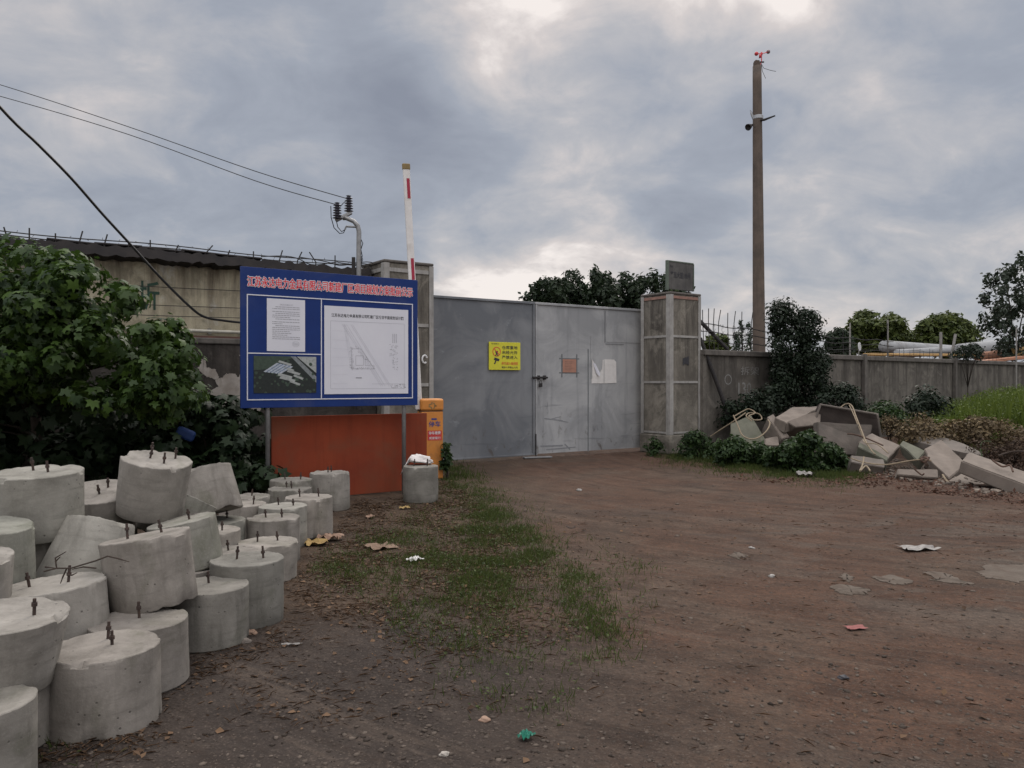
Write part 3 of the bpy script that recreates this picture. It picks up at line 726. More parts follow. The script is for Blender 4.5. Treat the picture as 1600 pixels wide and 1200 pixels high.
# barbed wire on the roof edge
rbw = thing('barbed_wire_fence', 'barbed wire strung on bent spikes along the dark shed roof edge', 'barbed wire', SH0 - U * 15 + Vector((0, -.0, 3.45)), AZ)
spk = [(12, 362), (47, 363), (88, 371), (126, 367), (165, 372), (203, 382), (237, 381), (275, 388), (323, 388), (357, 396), (399, 398), (440, 396), (468, 398), (497, 400), (527, 404)]
dirs = [-.04, 0, 0, .04, .04, 0, 0, .06, .12, .05, 0, .05, .08, -.12, 0]
for (px, py), dd in zip(spk, dirs):
    s = ls_(px); z = EYE + (HZ - py) / F * ((SH0 - U * 15 + U * s).y) - 3.45
    MB().tube([(s - .02, -.2, .05), (s - .0, -.2, z * .65), (s + dd, -.2, z + .03)], .011, 5).build('spike', 'wire_dark', rbw)
for z, sag in ((.30, .015), (.245, .02)):
    m = MB(); ss = np.linspace(5, 15.0, 90)
    zf = lambda s: z + sag * math.sin(s * 2.1 + z * 9)
    m.tube([(s, -.2, zf(s)) for s in ss], .009, 5)
    for s in np.arange(5.1, 15, .22):
        a = random.random() * 6.28; m.tube([(s, -.2, zf(s)), (s + .04 * math.cos(a), -.19, zf(s) + .04 * math.sin(a))], .004, 4)
    m.build('strand', 'wire_dark', rbw)
for k in range(3):
    MB().tube([(13.0 + .7 * k + .6 * a, -.2 + .1 * math.sin(a * 5 + k), .27 + .02 * k + .045 * math.sin(a * 3 + k * 1.6)) for a in np.linspace(0, 2.2, 20)], .009, 5).build('loose_strand', 'wire_dark', rbw)

# ------------------------------------------------------------------ insulator mast and overhead wires
IY = 13.9
im = thing('insulator_mast', 'bent steel mast with two black insulators behind the notice board', 'mast', P(560, 470, IY))
o0 = P(560, 470, IY); L_ = lambda px, py, dy=0: P(px, py, IY + dy) - o0
MB().tube([L_(560, 640), L_(560.5, 430), L_(561, 362), L_(559, 353), L_(553, 346), L_(541, 341), L_(536, 341)], [.048, .045, .042, .042, .04, .038, .038], 10).build('pole', 'galvanised', im, True)
MB().tube([L_(526, 344, -.15), L_(548, 333, .15)], .038, 8).build('crossarm', 'galvanised', im)
MB().tube([L_(560, 355), L_(541, 354), L_(539.5, 358)], .018, 8).build('side_arm', 'galvanised', im)
def insul(px, pb, pt, dy):
    b = L_(px, pb, dy); h = L_(px, pt, dy).z - b.z; prof = [(.028, 0)]; k = 6
    for i in range(k): z = h * (i + .5) / (k + .8); r = .085 - .003 * i; prof += [(.036, z - h * .05), (r, z), (r * .9, z + h * .02), (.036, z + h * .06)]
    prof += [(.03, h * .93), (.05, h * .95), (.012, h)]
    MB().lathe(prof, 16, b).build('insulator', 'insulator_glaze', im, True)
insul(527, 343, 316, -.15); insul(545, 332, 305, .15)
m = MB(); m.box(L_(552.5, 418) , (.055, .05, .36)); m.build('bracket_plate', 'black_steel', im)
m = MB(); m.tube([L_(517, 322, -.2), L_(517.5, 340, -.2), L_(522, 356, -.1), L_(531, 365), L_(537, 364), L_(540, 357)], .008, 5); m.tube([L_(526, 346, -.15), L_(528, 355), L_(534, 362), L_(539, 359)], .008, 5)
m.tube([L_(545, 310, .15), L_(536, 318), L_(532, 323)], .007, 5); m.build('jumper_lead', 'cable_black', im)
m = MB(); m.tube([L_(563, 372), L_(567, 380), L_(564, 390), L_(566, 400), L_(564, 412), L_(570, 425)], .008, 5); m.tube([L_(564, 400), L_(567, 405), L_(563, 418)], .006, 5); m.build('loose_lead', 'cable_black', im)
def wire(name, label, pts, r, mat='cable_black', group=None, cat='wire'):
    q = [P(*p) for p in pts]; out = []
    for i in range(len(q) - 1):
        p0 = q[max(i - 1, 0)]; p1 = q[i]; p2 = q[i + 1]; p3 = q[min(i + 2, len(q) - 1)]
        for k in range(6):
            u = k / 6; out.append(.5 * ((2 * p1) + (p2 - p0) * u + (2 * p0 - 5 * p1 + 4 * p2 - p3) * u * u + (3 * p1 - p0 - 3 * p2 + p3) * u ** 3))
    out.append(q[-1])
    return tag(MB().tube(out, r, 6).build(name, mat), label, cat, group)
wire('overhead_wire', 'upper of the two thin overhead wires sagging to the insulator mast', [(-200, 75, 17), (0, 132.5, 16), (200, 198, 15.2), (400, 268, 14.4), (544, 311, 14.05)], .0075, group='thin overhead wires')
wire('overhead_wire', 'lower of the two thin overhead wires sagging to the insulator mast', [(-200, 98, 17), (0, 150.5, 15.8), (200, 210, 15), (400, 283, 14.2), (526, 320, 13.75)], .0075, group='thin overhead wires')
wire('overhead_cable', 'thick black cable sloping down across the sky to the beige shed wall', [(-160, -20, 8.6), (0, 167, 9.6), (60, 226, 10.1), (112, 279, 10.6), (160, 334, 11.1), (205, 383, 11.6), (255, 438, 12.05), (300, 482, 12.35), (322, 496, 12.5), (350, 501, 12.75), (378, 504, 12.95), (420, 506, 13.2)], .019, cat='cable')

# ------------------------------------------------------------------ tall concrete pole with anemometer
TY = 22.5; tp0 = P(1187, 560, TY); tp0.z = 0; ttop = P(1182.5, 104, TY)
tp = thing('concrete_pole', 'tall tapering concrete pole standing behind the compound wall', 'pole', tp0)
m = MB(); ks = np.linspace(0, 1, 26); pts = []; rr = []
for k in ks: pts.append(Vector((0, 0, 0)).lerp(ttop - tp0, k)); rr.append(.195 * (1 - k) + .122 * k + .004 * mnoise.noise((k * 40, 0, 0)))
m.tube(pts, rr, 20); m.build('shaft', 'pole_concrete', tp, True)
m = MB(); tl = ttop - tp0
for k in range(9): a = random.random() * 6.28; m.box(tl + Vector((.07 * math.cos(a) - .02, .07 * math.sin(a), .03 + .03 * random.random())), (.06, .06, .12 + .08 * random.random()), Matrix.Rotation(random.random(), 3, 'Z'), bev=.012)
m.build('broken_head', 'pole_concrete', tp)
LT = lambda px, py, dy=0: P(px, py, TY + dy) - tp0
MB().lathe([(.142, 0), (.147, .01), (.147, .09), (.142, .10)], 20, LT(1184, 187)).build('clamp_band', 'steel_band', tp)
MB().tube([LT(1189, 188, -.13), LT(1194, 187.5, -.2), LT(1211, 181, -.3)], [.04, .035, .02], 8).build('bracket_arm', 'black_steel', tp)
MB().tube([LT(1178, 186), LT(1174, 178), LT(1172, 172)], [.05, .035, .01], 6).build('bracket_stub', 'steel_band', tp)
lampo = MB(); a0 = LT(1176, 195, -.1); a1 = LT(1163.5, 202, -.35); d = (a1 - a0)
lampo.lathe([(.03, 0), (.04, .10), (.075, .18), (.095, .27), (.085, .272), (.02, .2)], 16, a0, d); lampo.build('lamp_head', 'black_steel', tp, True)
an = thing('anemometer', 'red cup anemometer on a thin rod at the top of the concrete pole', 'anemometer', tp0 + LT(1187, 100))
bA = LT(1187, 100); Q = lambda px, py, dy=0: LT(px, py, dy) - bA
MB().tube([Q(1185, 108), Q(1189.5, 97), Q(1189.5, 84)], .014, 6).build('rod', 'cup_red', an)
m = MB(); m.tube([Q(1189.5, 84.5), Q(1182, 84.5)], .012, 6); m.tube([Q(1189.5, 84.5), Q(1199, 82, .2)], .012, 6); m.tube([Q(1189.5, 84.5), Q(1186.5, 88, -.2)], .012, 6); m.lathe([(.03, 0), (.035, .04), (.02, .08)], 10, Q(1189.5, 86.5)); m.build('spider', 'cup_red', an)
for px, py, dy, ax, mt in ((1181.5, 84.5, 0, (.3, 1, .1), 'cup_red'), (1200, 81.5, .2, (.2, 1, 0), 'cup_grey'), (1186.5, 88.5, -.2, (-1, .4, .1), 'cup_red')):
    MB().lathe([(.005, -.05), (.03, -.045), (.052, -.02), (.056, .012), (.05, .012), (.045, -.015), (.02, -.035)], 14, Q(px, py, dy), ax).build('cup', mt, an, True)
m = MB(); m.tube([Q(1188, 98), Q(1193, 107), Q(1204, 110.5), Q(1212, 112)], .007, 5); m.tube([Q(1189, 99), Q(1191, 112), Q(1196, 123)], .007, 5); m.box(Q(1190, 97.5), (.12, .04, .03)); m.build('loose_lead', 'wire_dark', an)

# ------------------------------------------------------------------ notice board
SB = P(376, 638, 9.99); SAZ = math.atan2(1.1, 1.656); BW, BH = 2.50, 1.805
sb = thing('notice_board', 'large blue planning notice board on two steel posts before the gate', 'notice board', (SB.x, SB.y, 0), SAZ)
Z0 = SB.z
MB().box((BW / 2, .018, Z0 + BH / 2), (BW, .03, BH), bev=.004).build('panel', 'sign_blue', sb)
for x in (.36, 2.31):
    MB().tube([(x, .065, -.15), (x, .065, Z0 + BH - .1)], .03, 10).build('post', 'galvanised', sb, True)
m = MB(); m.box((BW / 2, .05, Z0 + .3), (BW - .1, .03, .04)); m.box((BW / 2, .05, Z0 + BH - .3), (BW - .1, .03, .04)); m.build('back_rail', 'galvanised', sb)
y1, y2, y3 = -.0005, -.0015, -.0025
m = MB(); bw_ = .013
for (x0, z0, x1, z1) in ((.077, .10, 2.42, .10 + bw_), (.077, 1.457 - bw_, 2.42, 1.457), (.077, .10, .077 + bw_, 1.457), (2.42 - bw_, .10, 2.42, 1.457), (1.053, .10, 1.053 + bw_, 1.457), (.077, .697, 1.053, .697 + bw_)):
    m.box(((x0 + x1) / 2, -.0005 - len(m.v) * .00002, Z0 + (z0 + z1) / 2), (x1 - x0, .005, z1 - z0))
m.build('border', 'paper_white', sb)
T = '江苏永达电力金具有限公司新建厂区项目规划方案批前公示'
m = MB()
ox = .0085
for k, (ax, az) in enumerate([(e_ * math.cos(q), e_ * math.sin(q)) for e_ in (ox, ox * .5) for q in np.linspace(0, 2 * math.pi, 9)[:-1]]): put_text(m, T, .085 + ax, Z0 + 1.555 + az, 2.33, .135, -.002 - .00005 * k, .004)
m.build('title_outline', 'paper_white', sb)
m = MB()
for k, (ax, az) in enumerate(((0, 0), (.0022, 0), (-.0022, 0))): put_text(m, T, .085 + ax, Z0 + 1.555 + az, 2.33, .135, -.0042 - .00005 * k, .004)
m.build('title', 'sign_red', sb)
# approval letter
lx0, lx1, lz0, lz1 = .331, .835, Z0 + .735, Z0 + 1.418
le = MB().box(((lx0 + lx1) / 2, -.0015, (lz0 + lz1) / 2), (lx1 - lx0, .004, lz1 - lz0)).build('letter', 'paper_white', sb)
m = MB(); z = lz1 - .085; put_text(m, '规划方案公示', lx0 + .17, lz1 - .085, .17, .02, -.0045)
for k in range(17):
    z -= .0245
    if k in (2, 7): z -= .012
    xe = lx1 - .07 if k not in (5, 8, 12, 13, 14) else lx1 - .07 - random.uniform(.1, .25)
    x = lx0 + (.11 if k in (0, 3, 6, 9) else .07)
    while x < xe:
        wl = random.uniform(.012, .05); rect(m, x, z, min(x + wl, xe), z + .009, -.0045); x += wl + .006
m.build('lettering', 'ink_grey', le)
m = MB(); cx, cz = lx1 - .125, lz0 + .10
for k in range(24):
    a, b = 2 * math.pi * k / 24, 2 * math.pi * (k + 1) / 24
    m.quad(*[(cx + r * math.cos(q), -.005, cz + .8 * r * math.sin(q)) for r, q in ((.042, a), (.042, b), (.048, b), (.048, a))])
for k in range(8): line(m, (cx - .035 + .01 * k, cz - .02), (cx - .03 + .009 * k, cz + .02), .004, -.0052 - k * .00005)
m.build('stamp', 'ink_pale', le)
# aerial picture of the works
ax0, ax1, az0, az1 = .162, .988, Z0 + .19, Z0 + .67
pw, ph = ax1 - ax0, az1 - az0
pc = MB().box(((ax0 + ax1) / 2, -.0015, (az0 + az1) / 2), (pw, .004, ph)).build('aerial_picture', 'pic_trees', sb)
PQ = lambda m, pts, y: m.quad(*[(ax0 + a * pw, y, az0 + b * ph) for a, b in pts])
PQ(MB(), [(0, .62), (.18, .64), (.45, .86), (.62, .97), (.62, 1), (0, 1)], -.0040).build('field', 'pic_field', pc)
m = MB(); PQ(m, [(.58, 1), (.66, 1), (1, .45), (1, .28)], -.0041); m.build('road', 'pic_road', pc)
PQ(MB(), [(.68, 1), (1, 1), (1, .55)], -.0042).build('far_field', 'pic_pale', pc)
m = MB()
for k in range(70):
    a, b = random.random(), random.random()
    if b < .55 - .2 * abs(a - .5) or random.random() < .2: r = .02 + .03 * random.random(); PQ(m, [(min(1, max(0, a + r * math.cos(q) * .6)), min(1, max(0, b + r * math.sin(q)))) for q in np.linspace(0, 6.28, 8)[:-1]], -.0043 - k * .000004)
m.build('tree_cover', 'pic_field', pc)
m = MB()
for k in range(5): o = k * .055; PQ(m, [(.15 + o, .58 - k * .012), (.19 + o, .56 - k * .012), (.40 + o, .80 - k * .02), (.36 + o, .82 - k * .02)], -.0047)
m.build('long_roofs', 'pic_roof', pc)
m = MB()
for (a, b, wd, hg) in ((.38, .84, .20, .05), (.37, .48, .22, .07), (.40, .40, .24, .06), (.52, .58, .20, .06), (.47, .68, .15, .05), (.56, .30, .16, .05), (.62, .46, .15, .05)):
    PQ(m, [(a, b), (a + wd, b - .10), (a + wd + .02, b - .10 + hg), (a + .02, b + hg)], -.0048 - a * .0002)
m.build('white_roofs', 'pic_pale', pc)
m = MB()
for k in range(4): o = k * .055 + .03; PQ(m, [(.165 + o, .575 - k * .012), (.178 + o, .568 - k * .012), (.385 + o, .80 - k * .02), (.37 + o, .81 - k * .02)], -.0051)
m.build('blue_roofs', 'pic_roof_blue', pc)
# site plan
px0, px1, pz0, pz1 = 1.10, 2.346, Z0 + .17, Z0 + 1.365
pl = MB().box(((px0 + px1) / 2, -.0015, (pz0 + pz1) / 2), (px1 - px0, .004, pz1 - pz0)).build('site_plan', 'paper_white', sb)
pw, ph = px1 - px0, pz1 - pz0; X = lambda a: px0 + a * pw; Zp = lambda b: pz0 + b * ph
m = MB(); put_text(m, '江苏永达电力金具有限公司新建厂区项目平面规划设计图', X(.08), Zp(.875), pw * .86, .05, -.0045, .018)
m.build('plan_title', 'ink_black', pl)
m = MB(); yy = [-.0045]
def pln(a, b, c, d, w=.0035): yy[0] -= .000004; line(m, (X(a), Zp(b)), (X(c), Zp(d)), w, yy[0])
for a in ((.07, .06, .95, .06), (.95, .06, .95, .83), (.95, .83, .07, .83), (.07, .83, .07, .06), (.55, .115, .95, .115)): pln(*a, .003)
for k in range(40): a, b = X(.78 + .18 * random.random()), Zp(.065 + .045 * random.random()); rect(m, a, b, a + .02 * random.random() + .004, b + .006, yy[0] - .0001 - k * .000004)
for k in range(8):
    for j in range(3): rect(m, X(.80 + j * .022), Zp(.70 - k * .014), X(.812 + j * .022), Zp(.706 - k * .014), -.0052)
for k in range(34): a, b = X(.76 + .10 * random.random()), Zp(.44 + .14 * random.random()); rect(m, a, b, a + .018, b + .004, -.0053 - k * .000004)
for k in range(26): a, b = X(.80 + .06 * random.random()), Zp(.27 + .16 * random.random()); rect(m, a, b, a + .014, b + .005, -.0056 - k * .000004)
rect(m, X(.36), Zp(.18), X(.43), Zp(.192), -.0056)
for k in range(150):   # hatching round the plot
    q = random.random(); a, b = (.29 + .04 * random.random(), .28 + .26 * q) if k % 3 == 0 else ((.30 + .30 * q, .285 + .02 * random.random()) if k % 3 == 1 else (.36 + .24 * q, .53 - .24 * q + .06 * random.random() - .03))
    pln(a, b, a + random.uniform(-.012, .012), b + random.uniform(-.012, .012), .004)
for a in ((.31, .29, .58, .29), (.31, .29, .31, .52), (.31, .52, .42, .52), (.42, .52, .58, .29), (.36, .33, .36, .44), (.36, .44, .45, .44), (.45, .44, .45, .33), (.45, .33, .36, .33), (.47, .33, .53, .33), (.47, .40, .50, .40), (.47, .33, .47, .40)): pln(*a, .004)
m.build('plan_linework', 'ink_grey', pl)
m = MB(); yy = [-.0060]
for o in (0, .022, .05, .10, .12): pln(.20 + o, .80, .66 + o, .09, .003)
for o in (0, .02, .05): pln(.22 + o * .3, .80, .30 + o, .30, .002)
for k in range(7): pln(.09, .12 + .1 * k, .27, .12 + .1 * k + .01 * math.sin(k), .0015)
m.build('plan_roads', 'ink_pale', pl)

# orange panel behind the board
OP = Vector((-3.2 + .833 * .076, 10.33 + .553 * .076, 0))
op = thing('orange_board', 'rust orange sheet standing on the ground below the blue notice board', 'board', OP, SAZ)
MB().box((1.155, .12, .575), (2.31, .04, 1.13), bev=.006).build('sheet', 'orange_panel', op)
m = MB(); m.box((1.155, .16, 1.08), (2.29, .03, .05)); m.box((.05, .16, .55), (.05, .03, 1.0)); m.box((2.26, .16, .55), (.05, .03, 1.0)); m.build('back_frame', 'galvanised', op)

# parking barrier
BC = Vector(((672 - 800) / F * 13.1, 13.1, 0))
pb = thing('parking_barrier', 'orange parking barrier cabinet with its red and white arm raised', 'barrier', BC, R(20))
MB().box((0, 0, .56), (.37, .30, 1.12), bev=.015).build('cabinet', 'barrier_orange', pb)
MB().box((0, 0, 1.225), (.39, .32, .20), bev=.035).build('lid', 'barrier_orange', pb)
MB().box((0, 0, 1.122), (.372, .302, .012)).build('lid_gap', 'rusty_bolt', pb)
m = MB(); [m.box((.0 + .05 * math.cos(a), -.1595, 1.21 + .04 * math.sin(a)), (.04, .004, .02), Matrix.Rotation(a, 3, 'Y')) for a in np.linspace(0, 6.2, 8)]; m.build('worn_sticker', 'arm_cap', pb)
m = MB(); put_text(m, '停车', -.06, .86, .2, .10, -.153, .015); m.box((.03, -.1495, .99), (.09, .004, .03)); m.build('blue_lettering', 'ink_blue', pb)
MB().box((.04, -.150, .72), (.24, .004, .16)).build('red_label', 'label_red', pb)
m = MB(); put_text(m, '停车缴费', -.06, .735, .2, .055, -.1535, .012); put_text(m, '减速慢行', -.06, .655, .2, .045, -.1535, .005); m.build('white_lettering', 'white_paint', pb)
AY = 12.98; a0 = P(654.5, 640, AY) - BC; a1 = P(634.5, 258, AY) - BC
rinv = Matrix.Rotation(-R(20), 3, 'Z'); a0 = rinv @ a0; a1 = rinv @ a1; d = a1 - a0; LA = d.length
rotA = Vector((0, 0, 1)).rotation_difference(d.normalized()).to_matrix()
arm = MB().box(a0.lerp(a1, .5), (.115, .05, LA), rotA, bev=.01).build('arm', 'arm_white', pb)
for f0, f1 in ((.862, .944), (.50 + .030, .628 - .01)):
    z0 = LA * (f0 - .5); z1 = LA * (f1 - .5)
    MB().box(a0.lerp(a1, .5) + rotA @ Vector((.016, -.0265, (z0 + z1) / 2)), (.050, .004, z1 - z0), rotA).build('red_stripe', 'arm_red', arm)
MB().box(a1 + rotA @ Vector((0, 0, -.03)), (.128, .062, .10), rotA, bev=.012).build('end_cap', 'arm_cap', arm)

# ------------------------------------------------------------------ concrete blocks
def block_mesh(D, Dt, H, seed, rough=1.0):
    """cast cone frustum with uneven rim and knocked lower edge, origin at base centre"""
    rb, rt = D / 2, Dt / 2; n = 80; prof = []
    rows = [(0, .0, .975), (.025, 0, 1.0)] + [(z, 0, 1) for z in (.25, .45, .65, .82, .93)] + [(.988, 0, 1.0), (1.0, 0, .985)]
    vs = []; fs = []
    rs = random.Random(seed); ph = rs.random() * 50
    chips = [(rs.random() * 6.28, .12 + .25 * rs.random(), rs.choice((0, 1)), .3 + rs.random()) for _ in range(6)]
    for i, (t, _, k) in enumerate(rows):
        for j in range(n):
            a = 2 * math.pi * j / n
            r = (rb + (rt - rb) * t) * k
            r *= 1 + .012 * mnoise.noise((math.cos(a) * 1.3 + ph, math.sin(a) * 1.3, t * 1.5)) + .006 * rough * mnoise.noise((math.cos(a) * 5 + ph, math.sin(a) * 5, t * 6))
            z = t * H
            if t > .9: z += H * (.011 * rough * mnoise.noise((math.cos(a) * 2.2 + ph, math.sin(a) * 2.2, 9)) + .010 * rough * mnoise.noise((math.cos(a) * 8 + ph, math.sin(a) * 8, 9)))
            if t > .98: r *= 1 + .010 * mnoise.noise((math.cos(a) * 9 + ph, math.sin(a) * 9, 3))
            for ca, cw, top, dep in chips:
                da = abs((a - ca + math.pi) % (2 * math.pi) - math.pi)
                if da < cw:
                    q = (1 - da / cw) * dep * rough
                    if top and t > .96: r *= 1 - .07 * q; z -= .022 * q
                    if not top and t < .05: r *= 1 - .04 * q; z += .014 * q
            vs.append((r * math.cos(a), r * math.sin(a), z))
    k = len(rows)
    for i in range(k - 1):
        for j in range(n):
            j2 = (j + 1) % n; fs.append((i * n + j, i * n + j2, (i + 1) * n + j2, (i + 1) * n + j))
    # uneven trowelled top in rings
    base = (k - 1) * n; prev = base
    for q, rr in enumerate((.8, .55, .28)):
        s = len(vs)
        for j in range(n):
            a = 2 * math.pi * j / n; r = rt * rr
            vs.append((r * math.cos(a), r * math.sin(a), H * (1 + .012 * mnoise.noise((r * math.cos(a) * 9 + ph, r * math.sin(a) * 9, 2))) - .003))
        for j in range(n): j2 = (j + 1) % n; fs.append((prev + j, prev + j2, s + j2, s + j))
        prev = s
    c = len(vs); vs.append((0, 0, H)); fs += [(prev + j, prev + (j + 1) % n, c) for j in range(n)]
    fs.append(tuple(range(n))[::-1])
    return vs, fs
def bolt_mb(p, lean, L=.085, cov=False):
    m = MB(); p = Vector(p); d = Vector((lean[0], lean[1], 1)).normalized()
    m.tube([p - d * .02, p + d * L], .0075, 8); m.lathe([(.0135, 0), (.0135, .016)], 6, p + d * (L * (.55 if cov else .4)), d)
    return m
NB = [0]
def blk(label, cx, cy, D, H, Y=None, lean=0, away=0, taper=1.0, bolts=((-.11, 0), (.09, .02)), rough=1.0, bl=.085):
    """top centre at photo pixel (cx,cy); Y None = standing on the ground; lean right / away in degrees; taper = top/bottom width"""
    NB[0] += 1
    if Y is None: Y = (EYE - H) * F / (cy - HZ)
    Dt = D if taper <= 1 else D; Db = D / taper if taper <= 1 else D / taper
    rot = Matrix.Rotation(R(lean), 3, 'Y') @ Matrix.Rotation(R(-away), 3, 'X')
    top = P(cx, cy, Y); base = top - rot @ Vector((0, 0, H))
    m = MB(); m.add(*block_mesh(Db, Dt, H, NB[0], rough))
    o = m.build('concrete_block', 'cast_concrete', smooth=True); o.data.set_sharp_from_angle(angle=R(32))
    spin = Matrix.Identity(3)
    o.matrix_world = Matrix.Translation(base) @ rot.to_4x4()
    tag(o, label, 'concrete block', 'cast concrete foundation blocks')
    for k, (bx, by) in enumerate(bolts):
        b = bolt_mb((bx * D / .48, by * D / .48, H - .004), (random.uniform(-.12, .12), random.uniform(-.1, .1)), bl * random.uniform(.8, 1.1), k % 2 == 0).build('anchor_bolt', 'rusty_bolt', o)
    return o
blk('nearest complete concrete block, standing upright at the front of the heap', 161, 1009, .49, .36, taper=.97, bolts=((-.03, .10), (.03, .02)))
blk('concrete block cut by the lower left corner of the view', -48, 1098, .46, .34, bolts=((-.05, 0), (-.1, .05)))
blk('low concrete block mostly hidden under the upturned cone in front', -8, 1060, .44, .29, 3.45, bolts=())
blk('upturned cone block with its wide face up at the left edge', 0, 962, .53, .31, 3.42, lean=2, away=-2, taper=1.28, bolts=((.115, .03), (-.1, .1)))
blk('squat concrete block directly behind the nearest complete one', 216, 968, .49, .335, bolts=((-.01, .03),), taper=.97)
blk('upright concrete block with one bolt beside bare soil, third along the front edge', 326, 914, .475, .345, bolts=((-.02, .05),))
blk('mossy sided concrete block with two bolts, fourth along the front edge', 386, 873, .475, .415, bolts=((-.07, .0), (.10, .03)))
blk('short concrete block with an overhanging lip, fifth along the front edge', 419, 846, .47, .30, taper=1.06, bolts=((-.09, 0), (.06, .06)), rough=1.5)
blk('round concrete block behind the lipped one, sixth along the front edge', 427, 808, .46, .393, bolts=((-.07, 0), (.08, 0)))
blk('pale concrete block peeping out right of the sixth edge block', 442, 790, .46, .39, bolts=((-.06, .05), (.10, .02)))
blk('tall greenish concrete block above the yellow card', 482, 776, .485, .40, bolts=((-.09, 0), (.10, .02)), taper=.97)
blk('tall concrete block with a chipped shoulder against the orange board', 515, 738, .49, .46, bolts=((-.02, .0), (0, .09)), taper=.97, rough=2)
blk('flat topped concrete block farthest back beside the board post', 455, 749, .49, .446, bolts=((-.08, .03), (.10, .03)))
blk('rough edged concrete block just before the farthest one', 453, 763, .48, .39, bolts=((-.06, .08), (.02, 0)), rough=2.5)
blk('grey concrete block touching the tilted upside down one from behind', 386, 775, .47, .40, bolts=((-.12, .02), (.04, .03)))
blk('pinkish topped concrete block right of the tilted upside down one', 379, 787, .45, .39, bolts=((.12, -.02),))
blk('concrete block carrying the tilted upside down one', 340, 812, .46, .40, bolts=((-.1, -.02), (.05, .1)))
blk('small concrete block with one bolt in the middle of the heap', 331, 828, .44, .40, bolts=((.09, .0),))
blk('low wide concrete block behind the mossy sided one', 357, 862, .49, .30, bolts=((-.02, .05),))
blk('concrete block wedged beneath the leaning pair', 287, 886, .47, .35, bolts=((.09, -.02), (.0, .05)))
blk('big upright block on top of the heap at the left edge', 57, 737, .525, .40, 4.9, lean=0, away=-4, taper=1.05, bolts=((-.055, .06), (.065, .0)))
blk('pinkish concrete block tipped forward behind the two highest ones', 152, 768, .48, .40, 5.6, lean=3, away=-14, bolts=((.03, .09), (.035, -.04)))
blk('highest concrete block with four bolts, tipped to the right', 245, 717, .47, .40, 5.55, lean=11, away=-7, taper=1.06, bolts=((-.09, .1), (-.045, -.01), (.09, .1), (.08, -.06)), rough=1.6)
blk('concrete block lying aslant beneath the highest four bolt block', 296, 775, .44, .36, 6.0, lean=24, away=18, taper=.92, bolts=())
blk('tilted upside down concrete block with no bolts showing', 321, 731, .42, .40, 6.9, lean=-13, away=8, taper=.84, bolts=(), rough=1.6)
blk('large concrete block leaning left over the front row', 226, 837, .485, .40, 4.55, lean=-9, away=2, taper=1.03, bolts=((-.10, .0), (.07, .06)))
blk('smaller concrete block leaning left behind the large leaning one', 283, 813, .44, .33, 5.35, lean=-10, away=-2, bolts=((.06, .0),))
blk('bolt free cone shaped block leaning back in the middle of the pile', 157, 815, .40, .42, 4.95, lean=6, away=20, taper=.72, bolts=(), rough=1.5)
blk('cone shaped block widening downwards at the left edge', -22, 820, .46, .36, 4.35, lean=6, away=-2, taper=.86, bolts=())
blk('concrete block of which only a sliver shows at the left edge', -72, 868, .50, .35, 3.85, lean=3, bolts=())
blk('twig covered concrete block between the upturned cone and the leaning ones', 80, 913, .52, .50, 4.15, lean=-4, away=0, bolts=((-.095, -.02), (.065, .03)))
blk('lone concrete block with a white sack, apart from the heap', 657, 728, .475, .47, bolts=((-.09, 0), (.09, 0)), bl=.10)
# blocks deep in the heap that carry the upper ones
for k, (x, y, z, h, lab) in enumerate(((-3.0, 4.5, 0, .43, 'buried concrete block under the cone at the left edge'), (-2.9, 3.72, 0, .38, 'buried concrete block under the sliver block'), (-2.98, 5.02, 0, .33, 'lower buried concrete block under the big upright block'), (-2.98, 4.98, .335, .31, 'upper buried concrete block under the big upright block'), (-2.62, 5.15, 0, .34, 'buried concrete block under the bolt free cone'), (-2.95, 5.7, 0, .40, 'buried concrete block under the pinkish tipped one'), (-2.55, 5.75, 0, .33, 'lower buried concrete block under the four bolt block'), (-2.5, 5.9, .335, .30, 'upper buried concrete block under the four bolt block'))):
    q = tocol((x, y, z + h)); blk(lab, q[0], q[1], .46, h, y, bolts=())

# sack on the lone block, twig on the twig block
sk = bmesh.new(); bmesh.ops.create_icosphere(sk, subdivisions=4, radius=1)
for v in sk.verts:
    n_ = mnoise.noise(v.co * 1.6 + Vector((3, 1, 0))) * .35 + abs(mnoise.noise(v.co * 3.5)) * .28 - mnoise.noise(v.co * 8) * .06
    v.co = v.co * (1 + n_); v.co = Vector((v.co.x * .19, v.co.y * .11, v.co.z * .075 if v.co.z > 0 else v.co.z * .03))
    if v.co.x < -.12: v.co.z -= (-.12 - v.co.x) * 2.6
me = bpy.data.meshes.new('sack'); sk.to_mesh(me); sk.free(); me.materials.append(MATS['sack_white']); me.polygons.foreach_set('use_smooth', [True] * len(me.polygons))
so = bpy.data.objects.new('cloth_sack', me); COL.objects.link(so); so.location = P(650, 727, 10.69) + Vector((.02, .12, .05)); so.rotation_euler = (0, R(8), .1)
tag(so, 'crumpled white sack draped over the lone concrete block', 'sack')
tw = MB()
for pts in ([(68, 893), (88, 888), (110, 888), (150, 876), (168, 869), (185, 873), (202, 878)], [(88, 888), (86, 872), (103, 862)], [(86, 878), (94, 870)], [(104, 888), (98, 901), (94, 912)], [(104, 898), (112, 899), (120, 895)], [(70, 886), (88, 888)], [(150, 888), (130, 886), (112, 890)]):
    tw.tube([P(a, b, 4.02 - .004 * i) for i, (a, b) in enumerate(pts)], [.0042] * (len(pts) - 1) + [.002], 5)
tag(tw.build('dry_twig', 'twig'), 'dry forked twig lying across the tops of the concrete blocks', 'twig')

